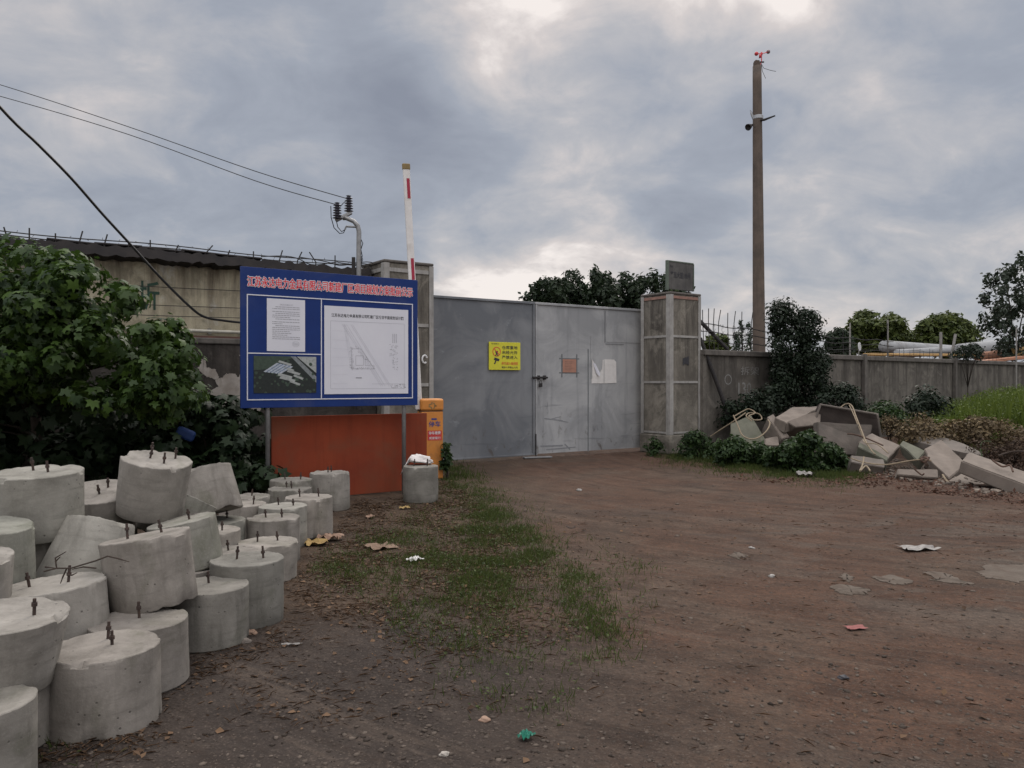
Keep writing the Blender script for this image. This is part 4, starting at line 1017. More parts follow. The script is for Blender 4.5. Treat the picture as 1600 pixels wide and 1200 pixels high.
# ------------------------------------------------------------------ rubble slabs
def slab(label, quad, th, mat, edge=.012, grp='broken concrete slabs'):
    """quad: photo px, py, depth for the four corners of the visible face; thickness goes away from the viewer"""
    q = [P(*p) for p in quad]; n = (q[1] - q[0]).cross(q[3] - q[0]).normalized()
    if n.dot(q[0] - cam.location) < 0: n = -n
    bm = bmesh.new(); a = [bm.verts.new(p) for p in q]; b = [bm.verts.new(p + n * th) for p in q]
    k = len(q); bm.faces.new(a); bm.faces.new(b[::-1])
    for i in range(k): bm.faces.new((a[i], b[i], b[(i + 1) % k], a[(i + 1) % k]))
    bmesh.ops.recalc_face_normals(bm, faces=bm.faces)
    bmesh.ops.bevel(bm, geom=bm.edges[:], offset=edge, segments=2, affect='EDGES')
    bmesh.ops.triangulate(bm, faces=[f for f in bm.faces if len(f.verts) > 4])
    bmesh.ops.subdivide_edges(bm, edges=[e for e in bm.edges if e.calc_length() > .18], cuts=4, use_grid_fill=True)
    for v in bm.verts: v.co += Vector((mnoise.noise(v.co * 5), mnoise.noise(v.co * 5 + Vector((9, 0, 0))), mnoise.noise(v.co * 5 + Vector((0, 9, 0))))) * .014
    c = sum((v.co for v in bm.verts), Vector()) / len(bm.verts); c.z = min(v.co.z for v in bm.verts)
    for v in bm.verts: v.co -= c
    me = bpy.data.meshes.new('slab'); bm.to_mesh(me); bm.free(); me.materials.append(MATS[mat])
    o = bpy.data.objects.new('concrete_slab', me); COL.objects.link(o); o.location = c
    return tag(o, label, 'concrete slab', grp)
slab('greenish broken slab with a straw rope, nearest the gate pillar', [(1142, 662, 16.6), (1173, 648, 16.7), (1203, 697, 15.9), (1140, 716, 15.9)], .35, 'slab_mossy')
slab('narrow light slab leaning beside the greenish roped one', [(1199, 651, 16.2), (1208, 646, 16.3), (1234, 682, 15.8), (1222, 686, 15.7)], .5, 'slab_tan')
slab('flat low slab below the narrow leaning one', [(1196, 684, 15.7), (1217, 681, 15.9), (1218, 696, 15.6), (1196, 696, 15.5)], .3, 'slab_tan')
slab('pale humped slab on top of the rubble, left of the dark hollow one', [(1211, 652, 16.0), (1229, 661, 15.7), (1256, 649, 16.1), (1284, 635, 17.0), (1238, 636, 17.0)], .22, 'slab_tan')
slab('pale block end under the humped slab', [(1229, 659, 15.75), (1257, 648, 16.0), (1283, 642, 16.2), (1282, 664, 16.0), (1243, 668, 15.75)], .5, 'slab_tan')
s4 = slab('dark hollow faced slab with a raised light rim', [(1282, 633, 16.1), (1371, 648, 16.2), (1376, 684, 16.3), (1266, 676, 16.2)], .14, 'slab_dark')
rm = MB(); off = s4.location
for a, b in (((1281, 632), (1372, 647.5)), ((1282, 633), (1267, 675)), ((1371, 648), (1376, 682))):
    rm.tube([P(*a, 16.07) - off, P(*b, 16.12) - off], .022, 6)
rm.build('rim', 'slab_grey', s4)
slab('big grey slab facing the drive in front of the hollow one', [(1278, 659, 15.1), (1363, 664, 15.1), (1358, 690, 15.1), (1338, 712, 15.0), (1280, 706, 15.0)], .24, 'slab_grey')
slab('tilted slab under tangled ropes in the middle of the rubble', [(1341, 690, 14.7), (1362, 676, 15.0), (1407, 696, 14.6), (1388, 716, 14.2)], .2, 'slab_tan')
slab('mossy slab edge sticking out below the roped middle slab', [(1343, 690, 14.55), (1388, 714, 14.1), (1386, 720, 14.0), (1341, 698, 14.4)], .3, 'slab_mossy')
slab('long low grey slab at the foot of the weeds', [(1329, 711, 14.0), (1382, 718, 13.9), (1382, 730, 13.7), (1330, 722, 13.8)], .35, 'slab_grey')
slab('narrow green stained slab pointing up left of the tan upright one', [(1406, 695, 14.4), (1411, 688, 14.5), (1447, 704, 14.1), (1434, 719, 13.8)], .22, 'slab_mossy')
slab('long brown slab lying highest at the back right of the rubble', [(1421, 687, 15.0), (1427, 682, 15.2), (1477, 683, 15.0), (1508, 693, 14.6), (1546, 713, 14.0), (1498, 706, 14.0)], .12, 'slab_grey')
slab('tan upright slab resting on the low ones at right', [(1444, 702, 13.9), (1471, 686, 14.1), (1505, 720, 13.4), (1503, 731, 13.2), (1483, 748, 12.9), (1454, 719, 13.4)], .16, 'slab_tan')
slab('low square ended slab with a bent rod before the tan upright one', [(1403, 732, 13.0), (1466, 733, 13.0), (1467, 747, 12.85), (1403, 742, 12.9)], .75, 'slab_tan')
slab('low wedge slab beneath the big pale beam', [(1482, 750, 12.7), (1508, 737, 13.2), (1550, 752, 12.7), (1548, 764, 12.2), (1484, 756, 12.5)], .3, 'slab_tan')
bigS = [(1504, 719, 12.6), (1513, 706, 12.9), (1618, 741, 11.9), (1630, 764, 11.4)]
slab('big pale concrete beam running out of view at the right edge', [(1503, 719, 12.1), (1514, 706, 12.7), (1640, 749, 11.7), (1656, 779, 10.9)], .21, 'slab_tan', .02)
def rope(label, pts, r, mat, cat='rope', name='rope'):
    return wire(name, label, pts, r, mat, 'ropes and rods on the rubble', cat)
rope('straw rope looped over the greenish slab', [(1146, 649, 15.9), (1153, 665, 15.7), (1160, 680, 15.5), (1173, 686, 15.3), (1186, 683, 15.4), (1198, 673, 15.5), (1203, 662, 15.7), (1200, 656, 15.9)], .014, 'rope_straw')
rope('frayed straw rope bundle on the greenish slab top', [(1148, 650, 16.1), (1160, 643, 16.2), (1170, 639, 16.2), (1180, 645, 16.1), (1170, 650, 16), (1178, 656, 16), (1190, 655, 16.1), (1186, 647, 16.2), (1172, 645, 16.2), (1166, 650, 16.0), (1175, 658, 15.9)], .013, 'rope_straw')
rope('straw rope trailing left from the greenish slab to the weeds', [(1165, 645, 16.1), (1148, 657, 16), (1128, 670, 16.2), (1110, 682, 16.4)], .013, 'rope_straw')
rope('doubled straw rope hanging over the hollow slab', [(1313, 637, 16.1), (1322, 631, 16.1), (1331, 634, 15.9), (1338, 652, 15.4), (1346, 672, 14.9), (1353, 690, 14.4), (1362, 704, 14.1), (1368, 710, 14.0)], .013, 'rope_straw')
rope('second strand of straw rope crossing the tilted slab', [(1327, 633, 16), (1334, 648, 15.5), (1347, 680, 14.8), (1352, 692, 14.3), (1370, 694, 14.2), (1388, 708, 13.9)], .010, 'rope_straw')
rope('rusty rod sticking out above the tilted slab', [(1324, 678, 14.8), (1335, 679, 14.7), (1352, 684, 14.6), (1380, 696, 14.3)], .014, 'rebar_rust', 'rod', 'steel_rod')
rope('pale wire stretched along the foot of the rubble', [(1330, 716, 13.7), (1352, 723, 13.5), (1385, 726, 13.4), (1415, 721, 13.3), (1440, 718, 13.2), (1455, 720, 13.2)], .014, 'rope_straw', 'wire', 'steel_wire')
rope('rusty coil of wire on the low square ended slab', [(1438, 717, 13.1), (1444, 714, 13.1), (1450, 718, 13.0), (1443, 722, 13), (1440, 718, 13.0), (1452, 715, 13.1)], .018, 'rebar_rust', 'wire', 'steel_wire')
rope('bent rusty rod on the face of the low square ended slab', [(1429, 733, 12.8), (1440, 742, 12.75), (1444, 740, 12.7)], .012, 'rebar_rust', 'rod', 'steel_rod')
rope('bent hook of steel bar on the big pale beam', [(1551, 719, 12.0), (1566, 729, 11.8), (1578, 727, 11.8), (1583, 737, 11.6)], .014, 'rebar_rust', 'rod', 'steel_rod')
rope('straw strip hanging below the tan upright slab', [(1473, 742, 12.8), (1480, 752, 12.5), (1486, 757, 12.4)], .016, 'rope_straw')
rope('knotted pale rag string before the long low slab', [(1350, 714, 13.6), (1348, 726, 13.4), (1344, 736, 13.1), (1353, 728, 13.2), (1360, 736, 13.0)], .014, 'rope_straw', 'string')
rope('curved dark branch at the right edge above the beam', [(1560, 712, 12.6), (1580, 706, 12.6), (1605, 706, 12.4), (1640, 712, 12.2)], .015, 'twig', 'branch', 'dry_branch')
rope('green stem rising from the dry leaf heap', [(1535, 715, 13.2), (1532, 700, 13.4), (1536, 690, 13.5), (1548, 690, 13.6)], .010, 'moss_green', 'stem', 'weed_stem')

def debris(n):
    bm = bmesh.new(); bmesh.ops.create_cube(bm, size=1.6); bmesh.ops.bevel(bm, geom=bm.edges[:], offset=.25, segments=1, affect='EDGES'); bmesh.ops.triangulate(bm, faces=bm.faces[:])
    bm.verts.index_update(); tv = np.array([v.co[:] for v in bm.verts], np.float32); tf = np.array([[v.index for v in f.verts] for f in bm.faces], np.int32); bm.free()
    poly = [(1140, 712), (1210, 700), (1300, 700), (1420, 722), (1500, 740), (1600, 765), (1640, 790), (1560, 775), (1400, 750), (1330, 738), (1200, 722)]
    P0 = []
    while len(P0) < n:
        x, y = random.uniform(4, 9), random.uniform(11, 17); px, py = 800 + F * x / y, HZ + F * EYE / y
        if inpoly(px, py, poly): P0.append((x, y, ground_h(x, y)))
    P0 = np.array(P0, np.float32); k = len(P0); sz = .010 + .030 * RNG.random(k) ** 2.5
    q = tv[None] * (1 + .3 * RNG.normal(size=(k, len(tv), 1))) * sz[:, None, None] * (.6 + .8 * RNG.random((k, 1, 3)))
    a = RNG.random(k) * 6.28; ca, sa = np.cos(a)[:, None], np.sin(a)[:, None]
    v = np.stack([q[..., 0] * ca - q[..., 1] * sa, q[..., 0] * sa + q[..., 1] * ca, q[..., 2] + sz[:, None] * .3], -1) + P0[:, None, :]
    return v.reshape(-1, 3), (tf[None] + (np.arange(k) * len(tv))[:, None, None]).reshape(-1, 3)
leaf_mat('rubble_chip', (.06, .048, .040), (.24, .20, .165), .0, .95)
v, f = debris(900); tag(np_mesh('rubble', v, f, 'rubble_chip'), 'small broken chips strewn among the concrete slabs', 'rubble', kind='stuff')

# ------------------------------------------------------------------ vegetation builders
def plant(name, label, cat, base, clumps, n_per, size, tmpl, mat, group=None, stems=None, shell=.5, up=.5, trunk_r=.05, seed_spread=.25, wood='bark'):
    """thing > trunk, crown; clumps: (centre, radii)"""
    base = Vector(base); t = thing(name, label, cat, base, 0, group)
    pos = []; nr = []
    for c, rad in clumps:
        p, q = clump_points(Vector(c) - base, rad, n_per, shell, up); pos.append(p); nr.append(q)
    pos = np.concatenate(pos); nr = np.concatenate(nr)
    sz = size * (.55 + .85 * RNG.random(len(pos)))
    v, f = scatter(pos, nr, sz, tmpl); np_mesh('crown', v, f, mat, t)
    m = MB(); k = max(1, len(clumps) // (stems or 6))
    cen = sum((Vector(c) for c, _ in clumps), Vector()) / len(clumps) - base
    fork = Vector((cen.x * .4, cen.y * .4, max(.15, cen.z * .55)))
    m.tube([(0, 0, -.1), fork * .5 + Vector((.03, .02, 0)), fork], [trunk_r, trunk_r * .85, trunk_r * .65], 8)
    for c, rad in clumps[::k]:
        e = Vector(c) - base; mid = fork.lerp(e, .5) + Vector((0, 0, .12 * (e - fork).length))
        m.tube([fork, mid, e], [trunk_r * .55, trunk_r * .35, trunk_r * .12], 6)
    m.build('trunk', wood, t, True)
    return t
def clumps_in_poly(poly, n, y0, y1, rad, flat=.7, edge_bias=0):
    xs = [p[0] for p in poly]; ys = [p[1] for p in poly]; out = []
    while len(out) < n:
        x, y = random.uniform(min(xs), max(xs)), random.uniform(min(ys), max(ys))
        if not inpoly(x, y, poly): continue
        Y = random.uniform(y0, y1); r = rad * random.uniform(.7, 1.25)
        out.append((P(x, y, Y), (r, r, r * flat)))
    return out
LOB, SMP, BLD = tmpl_lobed(), tmpl_simple(), tmpl_blade()

# big lobed-leaf tree at left, deeper bushes under it
fig = [(-140, 380), (0, 382), (40, 394), (95, 402), (125, 425), (180, 445), (205, 460), (235, 490), (270, 508), (292, 530), (298, 590), (285, 632), (240, 655), (180, 640), (110, 615), (60, 610), (-140, 620)]
plant('fig_tree', 'big leafy tree with lobed leaves at the left edge before the shed', 'tree', (-6.3, 10.4, 0), clumps_in_poly(fig, 190, 8.0, 9.9, .27, .62), 70, .082, LOB, 'fig_leaf', stems=14, shell=.2, up=.55, trunk_r=.09)
fig2 = [(-140, 600), (60, 600), (160, 625), (240, 640), (300, 600), (310, 660), (250, 720), (-140, 740)]
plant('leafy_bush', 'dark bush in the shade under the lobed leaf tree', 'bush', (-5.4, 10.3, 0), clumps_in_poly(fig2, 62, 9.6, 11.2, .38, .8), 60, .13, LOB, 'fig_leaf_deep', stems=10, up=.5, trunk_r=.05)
bushB = [(255, 650), (300, 632), (350, 632), (395, 636), (412, 660), (418, 700), (415, 760), (300, 775), (250, 740)]
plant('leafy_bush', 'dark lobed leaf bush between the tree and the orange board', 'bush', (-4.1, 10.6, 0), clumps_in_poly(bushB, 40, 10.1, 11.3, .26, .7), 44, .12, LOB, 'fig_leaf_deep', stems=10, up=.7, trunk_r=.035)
# rubble stones and shaded soil under the bushes, small blue scrap
st = [(348, 745, .26), (372, 752, .22), (390, 742, .20), (330, 752, .24), (400, 758, .2), (365, 735, .22), (385, 728, .18), (410, 742, .2)]
for k, (px, py, r) in enumerate(st):
    bm = bmesh.new(); bmesh.ops.create_icosphere(bm, subdivisions=3, radius=1); sd_ = Vector((k * 3.1, 0, 0))
    for v in bm.verts: v.co = v.co * (1 + .35 * mnoise.noise(v.co * 1.3 + sd_)); v.co = Vector((v.co.x * r * 1.2, v.co.y * r, v.co.z * r * .6))
    me = bpy.data.meshes.new('rough_stone'); bm.to_mesh(me); bm.free(); me.materials.append(MATS['left_wall_render'])
    o = bpy.data.objects.new('rough_stone', me); COL.objects.link(o); o.location = P(px, py, 10.9 + .1 * (k % 3)); o.location.z = max(.08, o.location.z)
    tag(o, 'dark rough stone in the heap under the bush beside the board post', 'stone', 'dark stones under the bush')
bt = MB().box((0, 0, 0), (.24, .08, .14), Matrix.Rotation(.4, 3, 'Y'), bev=.05).build('plastic_bag', 'blue_tarp'); bt.location = P(290, 678, 9.9); tag(bt, 'blue plastic scrap caught in the dark bush', 'plastic bag')

# grove behind the gate
gr = [((845, 455), 34, 'small leaning crown at the left end of the grove behind the gate', [(822, 470), (832, 452), (848, 440), (872, 440), (880, 470), (880, 500), (840, 500)]),
      ((895, 455), 36, 'broad rounded tree, second from left in the grove behind the gate', [(862, 445), (876, 430), (895, 426), (908, 428), (918, 450), (918, 500), (862, 500)]),
      ((930, 455), 35, 'tallest tree with a spiky top in the grove behind the gate', [(922, 430), (928, 424), (936, 434), (950, 436), (962, 450), (966, 500), (915, 500)]),
      ((985, 455), 37, 'dark bushy tree left of the right gate pillar in the grove', [(966, 445), (972, 431), (984, 436), (1000, 434), (1012, 444), (1012, 500), (964, 500)]),
      ((1030, 450), 38, 'tree half hidden by the street nameplate at the grove end', [(1012, 440), (1022, 429), (1036, 434), (1050, 430), (1075, 445), (1080, 500), (1010, 500)])]
for k, ((px, py), Y, lab, poly) in enumerate(gr):
    b = P(px, py, Y); b.z = 0
    plant('broadleaf_tree', lab, 'tree', b, clumps_in_poly(poly, 64, Y - 1.2, Y + 1.2, .30, 1.0), 48, .22, SMP, 'grove_leaf', 'grove behind the gate', stems=12, trunk_r=.14, shell=.2, up=.3)
# distant trees beyond the right wall
def far_tree(lab, poly, Y, n, rad, leaf, mat, name='broadleaf_tree', grp='trees beyond the right wall', flat=.7, per=46, trunk=.3, shell=.5):
    xs = [p[0] for p in poly]; b = P(sum(xs) / len(xs), 560, Y); b.z = 0
    return plant(name, lab, 'tree', b, clumps_in_poly(poly, n * 2, Y - 2, Y + 2, rad, flat), per * 2, leaf, SMP, mat, grp, stems=10, trunk_r=trunk, shell=shell, up=.6)
far_tree('round topped light green tree left of the wide one beyond the wall', [(1330, 510), (1338, 494), (1352, 491), (1366, 495), (1376, 500), (1388, 494), (1400, 498), (1408, 512), (1404, 530), (1402, 550), (1335, 550), (1330, 530)], 55, 60, .5, .34, 'camphor_leaf')
far_tree('wide dome shaped tree beyond the wall left of the poplar', [(1436, 522), (1440, 508), (1458, 498), (1488, 496), (1508, 504), (1522, 522), (1522, 540), (1500, 550), (1434, 550)], 56, 70, .5, .34, 'camphor_leaf')
far_tree('low dark tree filling the gap between shrub and round tree', [(1298, 526), (1312, 518), (1325, 524), (1326, 552), (1296, 552)], 50, 22, .4, .3, 'grove_leaf')
far_tree('low green tree in the dip between the round and the dome shaped tree', [(1402, 525), (1415, 517), (1430, 524), (1432, 552), (1400, 552)], 60, 24, .45, .34, 'camphor_leaf')
far_tree('low rounded bush between the gate pillar and the cypresses', [(1105, 540), (1112, 528), (1128, 526), (1135, 545), (1105, 548)], 52, 14, .35, .3, 'camphor_leaf', grp='trees beyond the right wall')
pop = [(1570, 414), (1580, 408), (1588, 405), (1600, 405), (1640, 420), (1650, 560), (1560, 560), (1548, 520), (1556, 480), (1560, 450)]
b = P(1583, 560, 33); b.z = 0
pc_ = clumps_in_poly(pop, 90, 32, 34.5, .27, 1.3) + [(P(x, y, 33), (.22, .22, .42)) for x, y in ((1543, 438), (1552, 444), (1557, 438), (1537, 468), (1543, 470), (1535, 502), (1546, 500), (1562, 430), (1540, 515), (1553, 515))]
plant('poplar_tree', 'slender dark tree with open branches at the right edge', 'tree', b, pc_, 44, .19, SMP, 'poplar_leaf', 'trees beyond the right wall', stems=9, trunk_r=.07, shell=.15, up=.2)
for px, top, Y, lab in ((1150, 520, 60, 'short left cypress behind the barbed wire'), (1158, 501, 62, 'tallest cypress behind the barbed wire'), (1172, 505, 62, 'cypress just left of the concrete pole')):
    b = P(px, 600, Y); b.z = 0; zt = P(px, top, Y).z; cl = []
    for k in range(14):
        q = k / 13; z = .8 + (zt - 1.0) * q; r = (.75 if top < 515 else .6) * (1 - q) ** .8 + .08
        cl.append((Vector((b.x + random.uniform(-.15, .15), b.y, z)), (r, r, .32)))
    plant('cypress_tree', lab, 'tree', b, cl, 60, .20, SMP, 'cypress_leaf', 'cypresses beyond the wall', stems=3, trunk_r=.1, shell=.3, up=.3)
# evergreen shrub at the wall, creepers below
sh = [(1203, 484), (1210, 470), (1217, 477), (1227, 470), (1245, 481), (1262, 490), (1280, 484), (1284, 505), (1282, 540), (1290, 560), (1288, 640), (1205, 640), (1215, 560), (1210, 530), (1205, 505)]
b = P(1245, 640, 19.0); b.z = 0
plant('evergreen_shrub', 'tall dark evergreen shrub growing against the compound wall', 'shrub', b, clumps_in_poly(sh, 150, 18.4, 19.4, .23, 1.0), 100, .085, SMP, 'shrub_leaf', stems=12, trunk_r=.05, shell=.15, up=.4)
def low_bush(lab, poly, y0, y1, n, rad, leaf, mat='low_leaf', per=40, tm=SMP, grp='low bushes right of the drive', cat='bush', name='low_bush', flat=.75, up=.6):
    xs = [p[0] for p in poly]; b = Vector(((sum(xs) / len(xs) - 800) / F * (y0 + y1) / 2, (y0 + y1) / 2, 0))
    return plant(name, lab, cat, b, clumps_in_poly(poly, int(n * 1.7), y0, y1, rad, flat), int(per * 1.8), leaf * .8, tm, mat, grp, stems=8, trunk_r=.02, shell=.25, up=up)
low_bush('dark low creeper between the pillar and the evergreen shrub', [(1120, 625), (1150, 628), (1200, 600), (1215, 640), (1190, 650), (1125, 660)], 17.6, 18.6, 24, .22, .11, 'shrub_leaf')
low_bush('dark low creeper right of the evergreen shrub under the wall', [(1285, 610), (1310, 600), (1335, 612), (1345, 640), (1300, 650), (1270, 640)], 18.0, 19.0, 20, .22, .11, 'shrub_leaf')
low_bush('bushy green plant behind the hollow slab under the wall', [(1350, 640), (1375, 628), (1410, 640), (1425, 660), (1400, 672), (1360, 660)], 17.5, 18.6, 16, .22, .11)
low_bush('dark bush at the left foot of the tall light weeds', [(1425, 625), (1450, 612), (1475, 620), (1480, 655), (1450, 665), (1425, 650)], 18.0, 19.5, 22, .26, .12, 'shrub_leaf')
low_bush('leafy weed at the foot of the right gate pillar', [(1060, 690), (1085, 676), (1110, 690), (1120, 715), (1065, 722)], 16.2, 17.0, 16, .17, .10)
low_bush('small weed left of the right gate pillar corner', [(1006, 700), (1014, 684), (1028, 690), (1040, 708), (1010, 712)], 17.0, 17.3, 7, .10, .075)
low_bush('spreading leafy weed before the greenish roped slab', [(1112, 695), (1150, 688), (1200, 698), (1215, 725), (1130, 732)], 14.7, 15.6, 40, .11, .11)
low_bush('big leafy weed before the grey slabs in the middle', [(1200, 705), (1235, 690), (1262, 676), (1285, 692), (1320, 708), (1330, 732), (1290, 742), (1205, 735)], 13.8, 14.7, 60, .11, .12)
low_bush('small weed by the orange barrier cabinet', [(694, 690), (700, 700), (704, 735), (694, 745), (690, 720)], 12.9, 13.1, 6, .07, .09, per=26)
low_bush('pale flowering weed right of the hollow slab', [(1380, 650), (1400, 652), (1412, 668), (1395, 678), (1378, 670)], 16.3, 16.8, 8, .15, .06, 'dry_heap_leaf')
low_bush('small bush rising above the wall top before the pale pipes', [(1490, 545), (1500, 538), (1520, 540), (1532, 548), (1528, 560), (1495, 560)], 25.5, 26.3, 10, .22, .11, 'shrub_leaf', grp='bushes over the wall')
low_bush('heap of withered brown leaves between rubble and tall weeds', [(1400, 680), (1420, 660), (1440, 652), (1470, 668), (1500, 654), (1535, 650), (1570, 658), (1600, 675), (1610, 705), (1560, 700), (1500, 690), (1420, 690)], 14.9, 16.6, 60, .22, .085, 'dry_heap_leaf', 44, SMP, None, 'leaf heap', 'withered_leaf_heap', .6)
low_bush('dark tangle of dead brush at the right edge behind the beam', [(1520, 690), (1560, 692), (1620, 690), (1640, 745), (1590, 735), (1545, 715)], 13.2, 14.6, 26, .22, .07, 'dead_brush', 34, SMP, None, 'brush heap', 'brush_heap', .6)
# tall light weeds, one uncountable stand
def weeds():
    pos = []; n = 0
    while n < 13000:
        x, y = random.uniform(9.0, 27), random.uniform(15.0, 33)
        q = (Vector((x, y, 0)) - WA); dw = q.dot(Vector((-WD.y, WD.x, 0)))
        px = 800 + F * x / y
        if dw > -.25 or dw < -4.2 or px < 1432 - 30 * random.random() or px > 2400: continue
        pos.append((x, y, 0)); n += 1
    pos = np.array(pos, np.float32)
    px = 800 + F * pos[:, 0] / pos[:, 1]
    ht = (.75 + .55 * np.clip((px - 1440) / 130, 0, 1)) * (.7 + .5 * RNG.random(len(pos)))
    nr = np.stack([RNG.normal(size=len(pos)), RNG.normal(size=len(pos)), .05 * RNG.normal(size=len(pos))], 1)
    yaw = np.stack([.16 * RNG.normal(size=len(pos)), .16 * RNG.normal(size=len(pos)), np.ones(len(pos))], 1)
    v, f = scatter(pos, nr, ht, (BLD[0] * np.array([.5, 1, 1], np.float32), BLD[1]), yaw)
    k = RNG.integers(0, len(pos), 30000); t_ = RNG.random(30000)
    lp = pos[k] + np.stack([.06 * RNG.normal(size=30000), .06 * RNG.normal(size=30000), ht[k] * (.25 + .75 * t_)], 1)
    lv, lf = scatter(lp, RNG.normal(size=(30000, 3)) + np.array([0, 0, .6]), .055 + .05 * RNG.random(30000), SMP)
    return np.concatenate([v, lv]), np.concatenate([f, lf + len(v)])
v, f = weeds(); tag(np_mesh('tall_weeds', v, f, 'weed_leaf'), 'tall light green weeds growing before the right compound wall', 'weeds', kind='stuff')

# far wood outside the view to the right, closing the horizon
pos = []; nr = []
for k in range(70):
    y = random.uniform(90, 130); c = (y * random.uniform(.68, 2.6), y, random.uniform(1.5, 5)); p, q = clump_points(c, (4, 4, 3), 90, .4, .5); pos.append(p); nr.append(q)
v, f = scatter(np.concatenate(pos), np.concatenate(nr), 1.0 + .6 * RNG.random(6300), SMP); tag(np_mesh('treeline', v, f, 'grove_leaf'), 'far dark wood on the horizon beyond the right wall', 'wood', kind='stuff')

# ------------------------------------------------------------------ beyond the right wall: pipes, planks, posts, dish
def cyl(name, lab, a, b, r, mat, cat, grp=None):
    a = P(*a); b = P(*b); m = MB(); m.tube([a, a.lerp(b, .02), a.lerp(b, .5), a.lerp(b, .98), b], [r * .9, r, r, r, r * .9], 20)
    return tag(m.build(name, mat, smooth=True), lab, cat, grp)
cyl('storage_pipe', 'long white pipe lying farthest back beyond the right wall', (1379, 541, 42), (1495, 549, 44), .32, 'pipe_white', 'pipe', 'large pipes beyond the wall')
cyl('storage_pipe', 'white tapering pipe in front of the farthest one beyond the wall', (1400, 553, 39), (1500, 547, 41), .22, 'pipe_white', 'pipe', 'large pipes beyond the wall')
cyl('storage_pipe', 'thick white pipe end at the right beyond the wall', (1498, 549, 38), (1566, 541, 40), .36, 'pipe_white', 'pipe', 'large pipes beyond the wall')
cyl('storage_pipe', 'orange brown pipe sloping up at the right beyond the wall', (1530, 560, 34), (1640, 546, 36), .26, 'pipe_orange', 'pipe', 'large pipes beyond the wall')
cyl('storage_pipe', 'yellow pipe tip at the right edge beyond the wall', (1582, 551, 33), (1650, 544, 34), .2, 'plank_yellow', 'pipe', 'large pipes beyond the wall')
pk = MB().box((0, 0, 0), (5.2, .5, .10), Matrix.Rotation(.2, 3, 'Z'), bev=.02).build('timber_plank', 'plank_yellow'); pk.location = P(1440, 554.5, 33); tag(pk, 'long yellow plank lying on the stack beyond the right wall', 'plank')
pk2 = MB().box((0, 0, 0), (2.6, .6, .12), Matrix.Rotation(.1, 3, 'Z') @ Matrix.Rotation(-.1, 3, 'Y'), bev=.02).build('timber_plank', 'pipe_orange'); pk2.location = P(1555, 563, 31); tag(pk2, 'orange plank just above the wall top at the right', 'plank')
for a, b, lab in (((1387, 500, 25), (1387, 560, 25), 'thin upright post behind the wall right of the round dish'), ((1470, 519, 26), (1470, 570, 26), 'upright grey post behind the wall in front of the wide tree'), ((1493, 522, 26), (1484, 570, 26), 'slanting grey post beside the upright one behind the wall'), ((1588, 512, 28), (1588, 575, 28), 'thin post beside the slender tree behind the wall'), ((1328, 505, 23), (1328, 560, 23), 'thin post right of the evergreen shrub behind the wall')):
    q0, q1 = P(*a), P(*b); dd = (q1 - q0); q1 = q0 + dd * ((q0.z - 0) / -dd.z)
    tag(MB().tube([q0, q1], .045 if 'thin' not in lab else .025, 8).build('fence_post', 'post_grey'), lab, 'post', 'posts behind the wall')
nf = MB(); 
for k in range(26): s = ws_(1395) + k * .33; nf.tube([(s, .3, WRH - .6), (s + .06 * math.sin(k * 3), .3, WRH + .30 + .06 * math.sin(k * 2.2))], .006, 4)
for z in (.10, .24): nf.tube([(s, .3, WRH + z + .02 * math.sin(s * 3)) for s in np.linspace(ws_(1300), ws_(1640), 50)], .007, 4)
nfo = nf.build('mesh_fence', 'wire_dark'); nfo.location = WA; nfo.rotation_euler = (0, 0, math.atan2(WD.y, WD.x)); tag(nfo, 'sagging wire mesh along the right wall top before the pale pipes', 'wire mesh')
di = thing('round_sign', 'round white disc on a short stem at the wall pier', 'round sign', WA + WD * ws_(1341) + Vector((0, 0, WRH)), math.atan2(WD.y, WD.x))
zc = zz(1345, 542) - WRH
MB().lathe([(.10, -.012), (.125, -.008), (.125, .008), (.10, .012)], 28, (.07, .0, zc), (.2, -1, 0)).build('disc', 'dish_white', di)
MB().tube([(.05, .02, -.02), (.07, .02, zc)], .015, 6).build('stem', 'post_grey', di)

# ------------------------------------------------------------------ ground cover and litter
def to_px(x, y): return 800 + F * x / y, HZ + F * EYE / y
GZ = [([(690, 735), (720, 745), (775, 800), (840, 850), (905, 905), (960, 985), (930, 1010), (870, 985), (760, 925), (680, 930), (600, 905), (690, 850), (735, 800), (700, 760)], .95),
      ([(560, 845), (640, 830), (690, 850), (660, 900), (560, 905), (480, 905), (500, 880)], .6),
      ([(600, 905), (700, 900), (800, 930), (900, 985), (985, 1010), (950, 1050), (840, 1040), (740, 1020), (620, 1010)], .42),
      ([(650, 1040), (800, 1030), (900, 1060), (880, 1125), (740, 1110), (660, 1080)], .22),
      ([(690, 735), (800, 775), (900, 850), (1010, 880), (1010, 1000), (780, 1090), (600, 1010), (480, 900), (600, 800)], .10),
      ([(1010, 705), (1060, 712), (1130, 728), (1260, 745), (1335, 752), (1335, 728), (1200, 715), (1060, 698)], .9),
      ([(40, 1160), (120, 1150), (190, 1180), (130, 1200), (30, 1200)], .2)]
def grass_pts(n):
    out = []
    while len(out) < n:
        x, y = random.uniform(-3.2, 6.8), random.uniform(3.2, 18)
        px, py = to_px(x, y); d = max([w for poly, w in GZ if inpoly(px + random.gauss(-8, 13), py + random.gauss(0, 10), poly)] or [0])
        if d == 0: continue
        nz = mnoise.noise((x * 2.2, y * 2.2, 5)) + .6 * mnoise.noise((x * 6, y * 6, 1))
        if random.random() < d * max(.14, min(1, .46 + 1.1 * nz)): out.append((x, y, ground_h(x, y) - .004))
    return np.array(out, np.float32)
gp = grass_pts(66000); n = len(gp)
nr = np.stack([RNG.normal(size=n), RNG.normal(size=n), .2 * np.ones(n)], 1)
